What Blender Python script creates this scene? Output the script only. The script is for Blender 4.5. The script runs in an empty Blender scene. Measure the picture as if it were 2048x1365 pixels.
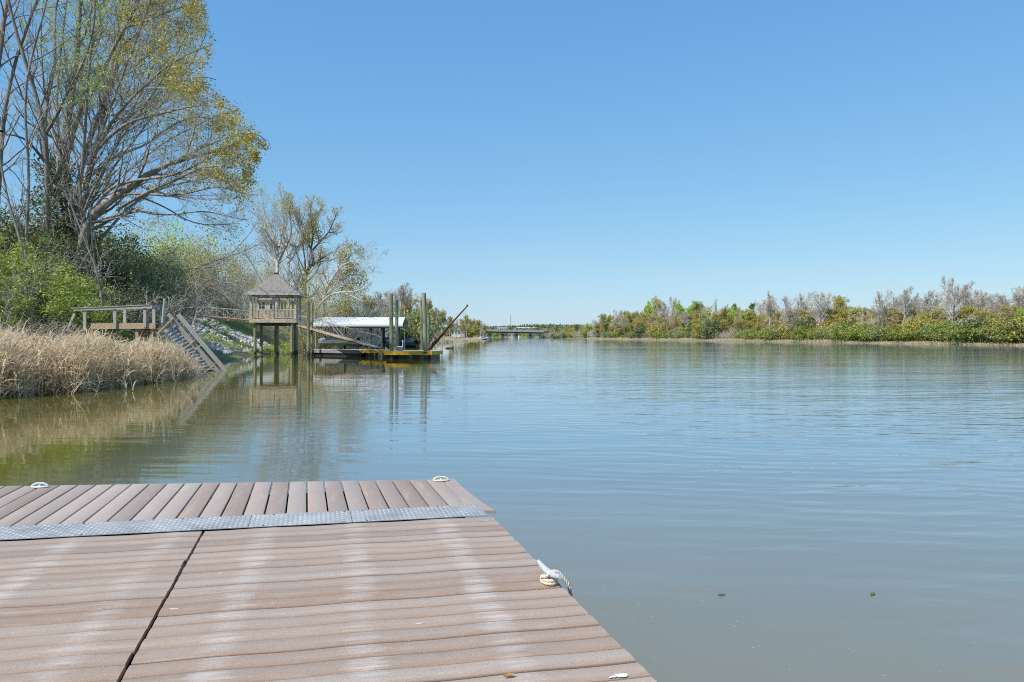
import bpy, math, random
import numpy as np
from mathutils import Vector, Matrix

random.seed(7)
scene = bpy.context.scene
COL = scene.collection

# ------------------------------------------------------------------ camera, sky, sun, exposure
CAM_Z = 1.95          # eye height above the water, metres
FPX = 1536.0          # focal length in photo pixels (27 mm on a 36 mm sensor)
HZ = 673.0            # row of the horizon in the photo
cam_data = bpy.data.cameras.new("camera")
cam_data.sensor_width = 36.0
cam_data.lens = 27.0
cam_data.shift_y = -(682.5 - HZ) / 2048.0
cam_data.clip_start = 0.05
cam_data.clip_end = 20000
cam = bpy.data.objects.new("camera", cam_data)
cam.location = (0, 0, CAM_Z)
cam.rotation_euler = (math.radians(90), 0, 0)
COL.objects.link(cam)
scene.camera = cam

SUN_EL = math.radians(50)
SUN_ROT = math.radians(-130)      # clockwise from +Y seen from above: left and a little behind the camera
world = bpy.data.worlds.new("World")
scene.world = world
world.use_nodes = True
wn, wl = world.node_tree.nodes, world.node_tree.links
sky = wn.new("ShaderNodeTexSky")
sky.sky_type = 'NISHITA'
sky.sun_disc = False
sky.sun_elevation = SUN_EL
sky.sun_rotation = SUN_ROT
sky.altitude = 50
sky.air_density = 1.0
sky.dust_density = 0.3
sky.ozone_density = 2.2
# the photo's tone curve flattens the sky from zenith to horizon: one power and gain per channel
sp = wn.new("ShaderNodeSeparateColor")
cb = wn.new("ShaderNodeCombineColor")
wl.new(sky.outputs[0], sp.inputs[0])
for i, (gm, k) in enumerate(((0.80, 0.0885), (0.56, 0.181), (0.30, 0.367))):
    pw = wn.new("ShaderNodeMath")
    pw.operation = 'POWER'
    pw.inputs[1].default_value = gm
    ml = wn.new("ShaderNodeMath")
    ml.operation = 'MULTIPLY'
    ml.inputs[1].default_value = k / 0.15
    wl.new(sp.outputs[i], pw.inputs[0])
    wl.new(pw.outputs[0], ml.inputs[0])
    wl.new(ml.outputs[0], cb.inputs[i])
# faint thin haze streaks low over the horizon
gc = wn.new("ShaderNodeTexCoord")
gm_ = wn.new("ShaderNodeMapping")
gm_.inputs["Scale"].default_value = (2.2, 2.2, 38)
wl.new(gc.outputs["Generated"], gm_.inputs[0])
gn = wn.new("ShaderNodeTexNoise")
gn.inputs["Scale"].default_value = 1.6
gn.inputs["Detail"].default_value = 5
wl.new(gm_.outputs[0], gn.inputs["Vector"])
gr_ = wn.new("ShaderNodeMapRange")
for i_, v_ in zip((1, 2, 3, 4), (0.48, 0.72, 0.0, 1.0)):
    gr_.inputs[i_].default_value = v_
wl.new(gn.outputs[0], gr_.inputs[0])
gs = wn.new("ShaderNodeSeparateXYZ")
wl.new(gc.outputs["Generated"], gs.inputs[0])
gz_ = wn.new("ShaderNodeMapRange")
for i_, v_ in zip((1, 2, 3, 4), (0.14, 0.015, 0.0, 0.30)):
    gz_.inputs[i_].default_value = v_
wl.new(gs.outputs[2], gz_.inputs[0])
gmul = wn.new("ShaderNodeMath")
gmul.operation = 'MULTIPLY'
wl.new(gr_.outputs[0], gmul.inputs[0])
wl.new(gz_.outputs[0], gmul.inputs[1])
gmix = wn.new("ShaderNodeMix")
gmix.data_type = 'RGBA'
wl.new(gmul.outputs[0], gmix.inputs[0])
wl.new(cb.outputs[0], gmix.inputs[6])
gmix.inputs[7].default_value = (3.1, 3.55, 4.1, 1)
wl.new(gmix.outputs[2], wn["Background"].inputs["Color"])
wn["Background"].inputs["Strength"].default_value = 0.15

sun_data = bpy.data.lights.new("sun", 'SUN')
sun_data.energy = 3.9
sun_data.angle = math.radians(0.53)
sun_data.color = (1.0, 0.955, 0.88)
sun = bpy.data.objects.new("sun", sun_data)
to_sun = Vector((math.sin(SUN_ROT) * math.cos(SUN_EL), math.cos(SUN_ROT) * math.cos(SUN_EL), math.sin(SUN_EL)))
sun.rotation_euler = (-to_sun).to_track_quat('-Z', 'Y').to_euler()
COL.objects.link(sun)
scene.view_settings.view_transform = 'Standard'
scene.view_settings.look = 'None'
scene.view_settings.gamma = 1.0
scene.view_settings.exposure = 0.45
scene.cycles.use_denoising = False
scene.cycles.filter_width = 1.05
scene.cycles.max_bounces = 6
scene.cycles.transparent_max_bounces = 8
scene.cycles.caustics_reflective = False
scene.cycles.caustics_refractive = False


# ------------------------------------------------------------------ measuring: photo pixel + distance -> place
def at(px, py, Y):
    return np.array([(px - 1024.0) / FPX * Y, Y, CAM_Z + (HZ - py) / FPX * Y])


def on_level(px, py, z=0.0):
    Y = FPX * (CAM_Z - z) / (py - HZ)
    return np.array([(px - 1024.0) / FPX * Y, Y, z])


# ------------------------------------------------------------------ mesh helpers
class MB:
    def __init__(self):
        self.v, self.f, self.m, self.n = [], [], [], 0

    def add(self, verts, faces, m=0):
        verts = np.asarray(verts, dtype=np.float64).reshape(-1, 3)
        faces = np.asarray(faces, dtype=np.int64)
        self.v.append(verts)
        self.f.append(faces + self.n)
        self.m.append(np.full(len(faces), m, dtype=np.int32))
        self.n += len(verts)
        return self

    def box(self, c, s, rz=0.0, m=0):
        x, y, z = s[0] / 2, s[1] / 2, s[2] / 2
        V = np.array([[-x, -y, -z], [x, -y, -z], [x, y, -z], [-x, y, -z], [-x, -y, z], [x, -y, z], [x, y, z], [-x, y, z]])
        if rz:
            ca, sa = math.cos(rz), math.sin(rz)
            V = V @ np.array([[ca, sa, 0], [-sa, ca, 0], [0, 0, 1]])
        return self.add(V + np.asarray(c), BOXF, m)

    def beam(self, a, b, w, h, up=(0, 0, 1), m=0, bev=0.0):
        a, b = np.asarray(a, float), np.asarray(b, float)
        d = b - a
        d = d / (np.linalg.norm(d) + 1e-9)
        sd = np.cross(d, np.asarray(up, float))
        if np.linalg.norm(sd) < 1e-4:
            sd = np.cross(d, [1.0, 0, 0])
        sd = sd / np.linalg.norm(sd)
        u = np.cross(sd, d)
        x, z = w / 2, h / 2
        V = []
        for p in (a, b):
            for sx, sz in ((-x, -z), (x, -z), (x, z), (-x, z)):
                V.append(p + sd * sx + u * sz)
        F = [[0, 1, 2, 3], [7, 6, 5, 4], [0, 4, 5, 1], [1, 5, 6, 2], [2, 6, 7, 3], [3, 7, 4, 0]]
        return self.add(V, F, m)

    def tubes(self, P, R, n=5, m=0, cap=False):
        """P (N,K,3) polylines, R (N,K) radii -> N tubes."""
        P = np.asarray(P, float)
        R = np.asarray(R, float)
        N, K = P.shape[:2]
        if N == 0:
            return self
        T = np.empty_like(P)
        T[:, 1:-1] = P[:, 2:] - P[:, :-2]
        T[:, 0] = P[:, 1] - P[:, 0]
        T[:, -1] = P[:, -1] - P[:, -2]
        T /= np.linalg.norm(T, axis=2, keepdims=True) + 1e-9
        ref = np.zeros((N, 1, 3))
        mean = T.mean(1)
        vert = np.abs(mean[:, 2]) > 0.8
        ref[vert, 0, 0] = 1
        ref[~vert, 0, 2] = 1
        A = np.cross(T, np.broadcast_to(ref, T.shape))
        A /= np.linalg.norm(A, axis=2, keepdims=True) + 1e-9
        B = np.cross(T, A)
        th = np.arange(n) * 2 * math.pi / n
        V = P[:, :, None] + R[:, :, None, None] * (A[:, :, None] * np.cos(th)[None, None, :, None] + B[:, :, None] * np.sin(th)[None, None, :, None])
        i = np.arange(N)[:, None, None] * (K * n)
        k = np.arange(K - 1)[None, :, None] * n
        j = np.arange(n)[None, None, :]
        j2 = (j + 1) % n
        F = np.stack([i + k + j, i + k + j2, i + k + n + j2, i + k + n + j], axis=-1).reshape(-1, 4)
        base = self.n
        self.add(V.reshape(-1, 3), F, m)
        if cap:
            for q in range(N):
                for kk in (0, K - 1):
                    ring = V[q, kk]
                    c = P[q, kk]
                    idx = np.arange(n)
                    FF = np.stack([idx, (idx + 1) % n, np.full(n, n), np.full(n, n)], axis=1)
                    self.add(np.vstack([ring, c]), FF[:, :3], m)
        return self

    def tube(self, pts, rad, n=8, m=0, cap=True):
        pts = np.asarray(pts, float)
        rad = np.full(len(pts), rad) if np.isscalar(rad) else np.asarray(rad, float)
        return self.tubes(pts[None], rad[None], n, m, cap)

    def lathe(self, c, prof, n=16, m=0, sx=1.0, sy=1.0):
        """prof: list of (radius, z)."""
        th = np.arange(n) * 2 * math.pi / n
        V = []
        for r, z in prof:
            V.append(np.stack([np.cos(th) * r * sx, np.sin(th) * r * sy, np.full(n, z)], 1))
        V = np.vstack(V) + np.asarray(c)
        j = np.arange(n)
        F = []
        for k in range(len(prof) - 1):
            F.append(np.stack([k * n + j, k * n + (j + 1) % n, (k + 1) * n + (j + 1) % n, (k + 1) * n + j], 1))
        return self.add(V, np.vstack(F), m)

    def build(self, name, mats, parent=None, smooth=False, loc=None):
        me = bpy.data.meshes.new(name)
        if self.n:
            V = np.vstack(self.v)
            if loc is not None:
                V = V - np.asarray(loc)
            loops, starts, mi = [], [], []
            tot = 0
            for F, M in zip(self.f, self.m):
                if len(F) == 0:
                    continue
                w = F.shape[1]
                loops.append(F.reshape(-1))
                starts.append(tot + np.arange(len(F)) * w)
                tot += F.size
                mi.append(M)
            loops = np.concatenate(loops)
            starts = np.concatenate(starts)
            mi = np.concatenate(mi)
            me.vertices.add(len(V))
            me.vertices.foreach_set("co", V.astype(np.float32).ravel())
            me.loops.add(len(loops))
            me.loops.foreach_set("vertex_index", loops.astype(np.int32))
            me.polygons.add(len(starts))
            me.polygons.foreach_set("loop_start", starts.astype(np.int32))
            me.polygons.foreach_set("material_index", mi)
            me.polygons.foreach_set("use_smooth", np.full(len(starts), bool(smooth)))
            me.update(calc_edges=True)
        for mt in (mats if isinstance(mats, (list, tuple)) else [mats]):
            me.materials.append(mt)
        o = bpy.data.objects.new(name, me)
        COL.objects.link(o)
        if loc is not None:
            o.location = loc
        if parent is not None:
            o.parent = parent
            if loc is None and parent.type == 'EMPTY' and parent.get("_w"):
                o.matrix_parent_inverse = Matrix.Translation(-Vector(parent.location))
        return o


BOXF = np.array([[0, 3, 2, 1], [4, 5, 6, 7], [0, 1, 5, 4], [1, 2, 6, 5], [2, 3, 7, 6], [3, 0, 4, 7]])


def tag(o, label=None, cat=None, group=None, kind=None):
    if label:
        o["label"] = label
    if cat:
        o["category"] = cat
    if group:
        o["group"] = group
    if kind:
        o["kind"] = kind
    return o


def thing(name, label, cat, group=None, loc=(0, 0, 0), rz=0.0, world_parts=False):
    o = bpy.data.objects.new(name, None)
    o.empty_display_size = 0.3
    COL.objects.link(o)
    o.location = loc
    o.rotation_euler = (0, 0, rz)
    tag(o, label, cat, group)
    if world_parts:
        o["_w"] = 1          # its parts are modelled in world coordinates
    return o


def copy_tree(src, loc, rz=0.0, sc=1.0, label=None, group=None):
    c = src.copy()
    COL.objects.link(c)
    c.location = loc
    c.rotation_euler = (0, 0, rz)
    c.scale = (sc, sc, sc) if np.isscalar(sc) else sc
    if label:
        c["label"] = label
    if group:
        c["group"] = group
    for ch in src.children:
        d = ch.copy()
        COL.objects.link(d)
        d.parent = c
        for g in ch.children:
            e = g.copy()
            COL.objects.link(e)
            e.parent = d
    return c


def norm(a):
    return a / (np.linalg.norm(a, axis=-1, keepdims=True) + 1e-9)


def leaves(mbd, C, size, rng, aspect=0.5, m=0, flat=0.0, droop=0.0):
    """one pointed leaf (a rhombus) per centre, turned at random"""
    C = np.asarray(C)
    n = len(C)
    if n == 0:
        return
    nr = norm(rng.normal(size=(n, 3)) + np.array([0, 0, flat]))
    a = norm(np.cross(nr, rng.normal(size=(n, 3))))
    if droop:
        a = norm(a * np.array([1, 1, .5]) + np.array([0, 0, -droop]))
    b = norm(np.cross(nr, a))
    s = (size * rng.uniform(.6, 1.35, n))[:, None]
    V = np.stack([C - a * s * .5, C + b * s * .5 * aspect, C + a * s * .5, C - b * s * .5 * aspect], 1)
    mbd.add(V.reshape(-1, 3), np.arange(n * 4).reshape(n, 4), m)


# ------------------------------------------------------------------ materials
def nodes_of(name):
    m = bpy.data.materials.new(name)
    m.use_nodes = True
    nt = m.node_tree
    b = nt.nodes["Principled BSDF"]
    return m, nt, b


def ramp(nt, fac, stops):
    r = nt.nodes.new("ShaderNodeValToRGB")
    el = r.color_ramp.elements
    while len(el) > 1:
        el.remove(el[-1])
    el[0].position, el[0].color = stops[0][0], (*stops[0][1], 1)
    for p, c in stops[1:]:
        e = el.new(p)
        e.color = (*c, 1)
    nt.links.new(fac, r.inputs[0])
    return r.outputs[0]


def coords(nt, scale=(1, 1, 1), kind="Object", rot=(0, 0, 0)):
    tc = nt.nodes.new("ShaderNodeTexCoord")
    mp = nt.nodes.new("ShaderNodeMapping")
    mp.inputs["Scale"].default_value = scale
    mp.inputs["Rotation"].default_value = rot
    nt.links.new(tc.outputs[kind], mp.inputs[0])
    return mp.outputs[0]


def noise(nt, vec, scale, detail=4, rough=0.55, dist=0.0):
    n = nt.nodes.new("ShaderNodeTexNoise")
    n.inputs["Scale"].default_value = scale
    n.inputs["Detail"].default_value = detail
    n.inputs["Roughness"].default_value = rough
    n.inputs["Distortion"].default_value = dist
    if vec is not None:
        nt.links.new(vec, n.inputs["Vector"])
    return n.outputs[0]


def mixc(nt, fac, a, b, mode='MIX'):
    x = nt.nodes.new("ShaderNodeMix")
    x.data_type = 'RGBA'
    x.blend_type = mode
    for val, i in ((fac, 0), (a, 6), (b, 7)):
        if hasattr(val, "node"):
            nt.links.new(val, x.inputs[i])
        elif i == 0:
            x.inputs[0].default_value = val
        else:
            x.inputs[i].default_value = (*val, 1)
    return x.outputs[2]


def math_node(nt, op, a, b=0.0, clamp=False):
    x = nt.nodes.new("ShaderNodeMath")
    x.operation = op
    x.use_clamp = clamp
    for i, val in enumerate((a, b)):
        if hasattr(val, "node"):
            nt.links.new(val, x.inputs[i])
        else:
            x.inputs[i].default_value = val
    return x.outputs[0]


def maprange(nt, v, a, b, c=0.0, d=1.0):
    x = nt.nodes.new("ShaderNodeMapRange")
    nt.links.new(v, x.inputs[0])
    for i, k in zip((1, 2, 3, 4), (a, b, c, d)):
        x.inputs[i].default_value = k
    return x.outputs[0]


def bump(nt, b, h, strength=0.3, dist=0.02):
    n = nt.nodes.new("ShaderNodeBump")
    n.inputs["Strength"].default_value = strength
    n.inputs["Distance"].default_value = dist
    nt.links.new(h, n.inputs["Height"])
    nt.links.new(n.outputs[0], b.inputs["Normal"])


def mat_mottled(name, c1, c2, scale=6, rough=0.8, stretch=(1, 1, 1), bmp=0.25, c3=None, metallic=0.0, bdist=0.01):
    c1, c2 = [tuple(min(.85, x * 1.17) for x in c) for c in (c1, c2)]
    c3 = c3 and tuple(min(.85, x * 1.17) for x in c3)
    m, nt, b = nodes_of(name)
    v = coords(nt, stretch)
    n = noise(nt, v, scale, 6, 0.6)
    st = [(0.3, c1), (0.7, c2)]
    if c3:
        st.append((0.85, c3))
    nt.links.new(ramp(nt, n, st), b.inputs["Base Color"])
    b.inputs["Roughness"].default_value = rough
    b.inputs["Metallic"].default_value = metallic
    if bmp:
        bump(nt, b, n, bmp, bdist)
    return m


def mat_leaf(name, cols, trans=0.35, rough=0.55):
    """cols: list of colours; one leaf takes one of them, whole plants drift a little."""
    cols = [tuple(min(.88, x * 1.3) for x in c) for c in cols]
    m, nt, b = nodes_of(name)
    g = nt.nodes.new("ShaderNodeNewGeometry")
    oi = nt.nodes.new("ShaderNodeObjectInfo")
    k = len(cols)
    v = coords(nt)
    cl = noise(nt, v, 0.55, 2)
    f = math_node(nt, 'ADD', math_node(nt, 'MULTIPLY', g.outputs["Random Per Island"], 0.62), math_node(nt, 'MULTIPLY', maprange(nt, cl, 0.3, 0.7), 0.26))
    f = math_node(nt, 'ADD', f, math_node(nt, 'MULTIPLY', oi.outputs["Random"], 0.12))
    col = ramp(nt, f, [(i / max(1, k - 1), c) for i, c in enumerate(cols)])
    nt.links.new(col, b.inputs["Base Color"])
    b.inputs["Roughness"].default_value = rough
    b.inputs["Specular IOR Level"].default_value = 0.3
    tr = nt.nodes.new("ShaderNodeBsdfTranslucent")
    nt.links.new(col, tr.inputs[0])
    mx = nt.nodes.new("ShaderNodeMixShader")
    mx.inputs[0].default_value = trans
    nt.links.new(b.outputs[0], mx.inputs[1])
    nt.links.new(tr.outputs[0], mx.inputs[2])
    nt.links.new(mx.outputs[0], nt.nodes["Material Output"].inputs[0])
    return m


def mat_plain(name, c, rough=0.5, metallic=0.0, dirt=0.15, scale=5):
    d = tuple(x * (1 - dirt) for x in c)
    return mat_mottled(name, d, c, scale, rough, bmp=0.05, metallic=metallic)


M = {}
M['bark_grey'] = mat_mottled('bark_grey', (0.10, 0.088, 0.076), (0.30, 0.272, 0.245), 3.0, 0.9, (1, 1, 0.35), 0.5, bdist=0.05)
M['bark_dark'] = mat_mottled('bark_dark', (0.085, 0.068, 0.055), (0.26, 0.22, 0.185), 3.0, 0.9, (1, 1, 0.35), 0.5, bdist=0.05)
M['bark_pale'] = mat_mottled('bark_pale', (0.27, 0.24, 0.20), (0.60, 0.55, 0.49), 1.6, 0.85, (1, 1, 0.5), 0.3, bdist=0.05)
M['twig_far'] = mat_mottled('twig_far', (0.30, 0.262, 0.222), (0.50, 0.445, 0.385), 0.8, 0.9, bmp=0)
M['bark_far'] = mat_mottled('bark_far', (0.24, 0.205, 0.18), (0.50, 0.44, 0.39), 1.0, 0.9, bmp=0)
M['twig'] = mat_mottled('twig', (0.25, 0.225, 0.20), (0.47, 0.435, 0.40), 1.2, 0.9, bmp=0)
M['twig_brown'] = mat_mottled('twig_brown', (0.24, 0.18, 0.12), (0.46, 0.36, 0.24), 1.2, 0.9, bmp=0)
M['leaf_gold'] = mat_leaf('leaf_gold', [(0.10, 0.10, 0.03), (0.26, 0.21, 0.035), (0.50, 0.37, 0.045), (0.32, 0.28, 0.06)])
M['leaf_bud'] = mat_leaf('leaf_bud', [(0.26, 0.25, 0.11), (0.44, 0.42, 0.18), (0.58, 0.55, 0.28)])
M['leaf_lime'] = mat_leaf('leaf_lime', [(0.18, 0.26, 0.04), (0.34, 0.46, 0.06), (0.48, 0.56, 0.13)])
M['leaf_bamboo'] = mat_leaf('leaf_bamboo', [(0.07, 0.105, 0.03), (0.19, 0.25, 0.055), (0.38, 0.43, 0.11), (0.56, 0.58, 0.23)])
M['leaf_green'] = mat_leaf('leaf_green', [(0.12, 0.14, 0.055), (0.25, 0.27, 0.10), (0.42, 0.42, 0.19)])
M['leaf_dark'] = mat_leaf('leaf_dark', [(0.065, 0.075, 0.038), (0.14, 0.16, 0.07), (0.26, 0.275, 0.13)])
M['leaf_olive'] = mat_leaf('leaf_olive', [(0.18, 0.155, 0.04), (0.36, 0.315, 0.075), (0.54, 0.47, 0.15)])
M['leaf_rust'] = mat_leaf('leaf_rust', [(0.23, 0.185, 0.085), (0.39, 0.32, 0.145), (0.52, 0.45, 0.24)])
M['leaf_bright'] = mat_leaf('leaf_bright', [(0.12, 0.15, 0.03), (0.23, 0.265, 0.05), (0.36, 0.385, 0.10)])
M['reed'] = mat_leaf('reed', [(0.31, 0.235, 0.135), (0.53, 0.415, 0.265), (0.65, 0.545, 0.385), (0.68, 0.62, 0.50)], 0.5, 0.7)
M['dry_brush'] = mat_leaf('dry_brush', [(0.20, 0.16, 0.11), (0.34, 0.28, 0.21), (0.46, 0.40, 0.32)], 0.15, 0.8)
M['wood_grey'] = mat_mottled('wood_grey', (0.20, 0.18, 0.155), (0.44, 0.405, 0.36), 5, 0.85, (6, 6, 1.2), 0.3)
M['wood_tan'] = mat_mottled('wood_tan', (0.25, 0.17, 0.095), (0.48, 0.35, 0.21), 4, 0.8, (3, 3, 6), 0.3)
M['wood_beige'] = mat_mottled('wood_beige', (0.42, 0.34, 0.24), (0.62, 0.52, 0.39), 5, 0.75, bmp=0.15)
M['wood_wet'] = mat_mottled('wood_wet', (0.03, 0.026, 0.02), (0.10, 0.085, 0.065), 4, 0.7)
M['pile_green'] = None
M['orange'] = mat_mottled('orange', (0.56, 0.27, 0.015), (0.80, 0.44, 0.03), 2.5, 0.6, (1, 1, 3), 0.2, c3=(0.85, 0.56, 0.11))
M['black_plastic'] = mat_plain('black_plastic', (0.025, 0.025, 0.028), 0.45)
M['grey_side'] = mat_mottled('grey_side', (0.15, 0.15, 0.16), (0.26, 0.26, 0.27), 4, 0.7)
M['galv'] = mat_mottled('galv', (0.38, 0.41, 0.43), (0.55, 0.57, 0.58), 9, 0.5, metallic=0.2, bmp=0.1)
M['plate'] = mat_mottled('plate', (0.15, 0.155, 0.16), (0.30, 0.31, 0.32), 3, 0.8, bmp=0.1)
M['plate_worn'] = mat_mottled('plate_worn', (0.22, 0.228, 0.236), (0.44, 0.45, 0.46), 4, 0.6, bmp=0.1)
M['steel'] = mat_mottled('steel', (0.30, 0.34, 0.36), (0.52, 0.56, 0.58), 7, 0.5, metallic=0.4, bmp=0.1)
M['white_paint'] = mat_plain('white_paint', (0.80, 0.80, 0.79), 0.5, dirt=0.08)
M['cream_paint'] = mat_plain('cream_paint', (0.50, 0.47, 0.36), 0.4, dirt=0.08)
M['white_plastic'] = mat_plain('white_plastic', (0.48, 0.51, 0.54), 0.35, dirt=0.06)
M['white_roof'] = mat_plain('white_roof', (0.60, 0.61, 0.63), 0.35, dirt=0.06, scale=0.6)
M['rope'] = mat_mottled('rope', (0.40, 0.34, 0.26), (0.62, 0.55, 0.44), 90, 0.9, bmp=0.5, bdist=0.003)
M['dark_metal'] = mat_plain('dark_metal', (0.035, 0.034, 0.034), 0.5)
M['truss'] = mat_mottled('truss', (0.17, 0.19, 0.175), (0.34, 0.36, 0.33), 3, 0.6, bmp=0)
M['rusty'] = mat_mottled('rusty', (0.06, 0.03, 0.018), (0.15, 0.075, 0.04), 5, 0.8)
M['glass_dark'] = mat_plain('glass_dark', (0.02, 0.024, 0.03), 0.08)
M['siding'] = mat_plain('siding', (0.50, 0.52, 0.53), 0.7)
M['brick_far'] = mat_mottled('brick_far', (0.33, 0.25, 0.20), (0.46, 0.37, 0.31), 1.5, 0.9, bmp=0)
M['concrete'] = mat_mottled('concrete', (0.13, 0.14, 0.15), (0.21, 0.22, 0.23), 0.4, 0.9, bmp=0)
M['concrete_dark'] = mat_mottled('concrete_dark', (0.045, 0.06, 0.085), (0.075, 0.095, 0.125), 0.4, 0.9, bmp=0)
M['blue_tarp'] = mat_plain('blue_tarp', (0.06, 0.20, 0.42), 0.5)
M['teal'] = mat_plain('teal', (0.03, 0.26, 0.27), 0.5)
M['navy'] = mat_plain('navy', (0.02, 0.03, 0.06), 0.4)
M['stone'] = mat_leaf('stone', [(0.17, 0.165, 0.16), (0.32, 0.31, 0.295), (0.47, 0.46, 0.44)], 0.0, 0.9)
M['drift'] = mat_mottled('drift', (0.035, 0.03, 0.025), (0.14, 0.115, 0.09), 5, 0.8)
M['dry_leaf'] = mat_mottled('dry_leaf', (0.30, 0.14, 0.03), (0.50, 0.27, 0.08), 40, 0.7, bmp=0.1)
M['fleck'] = mat_plain('fleck', (0.56, 0.52, 0.47), 0.8)
M['bolt'] = mat_plain('bolt', (0.06, 0.045, 0.035), 0.6)


def mat_pile():
    m, nt, b = nodes_of('pile_green')
    v = coords(nt, (1, 1, 0.25))
    n = noise(nt, v, 5, 6, 0.6)
    col = ramp(nt, n, [(0.3, (0.17, 0.17, 0.10)), (0.55, (0.29, 0.29, 0.17)), (0.75, (0.42, 0.39, 0.28))])
    tc = nt.nodes.new("ShaderNodeNewGeometry")
    sep = nt.nodes.new("ShaderNodeSeparateXYZ")
    nt.links.new(tc.outputs["Position"], sep.inputs[0])
    hgt = math_node(nt, 'ADD', sep.outputs[2], math_node(nt, 'MULTIPLY', n, 0.5))
    wet = maprange(nt, hgt, 0.75, 0.55)          # the tide line: stained below about half a metre
    nt.links.new(mixc(nt, wet, col, (0.055, 0.05, 0.035)), b.inputs["Base Color"])
    b.inputs["Roughness"].default_value = 0.85
    bump(nt, b, n, 0.3, 0.02)
    return m


M['pile_green'] = mat_pile()


def mat_shingle():
    m, nt, b = nodes_of('shingle')
    v = coords(nt)
    br = nt.nodes.new("ShaderNodeTexNoise")
    br.inputs["Scale"].default_value = 7
    br.inputs["Detail"].default_value = 8
    nt.links.new(v, br.inputs["Vector"])
    wv = nt.nodes.new("ShaderNodeTexWave")
    wv.wave_type = 'BANDS'
    wv.bands_direction = 'Z'
    wv.wave_profile = 'SAW'
    wv.inputs["Scale"].default_value = 1.6
    nt.links.new(v, wv.inputs["Vector"])
    c = ramp(nt, br.outputs[0], [(0.3, (0.17, 0.15, 0.13)), (0.7, (0.36, 0.325, 0.29))])
    nt.links.new(mixc(nt, math_node(nt, 'MULTIPLY', wv.outputs[1], 0.35), c, (0.12, 0.105, 0.09)), b.inputs["Base Color"])
    b.inputs["Roughness"].default_value = 0.95
    bump(nt, b, wv.outputs[1], 0.4, 0.03)
    return m


M['shingle'] = mat_shingle()


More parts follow.
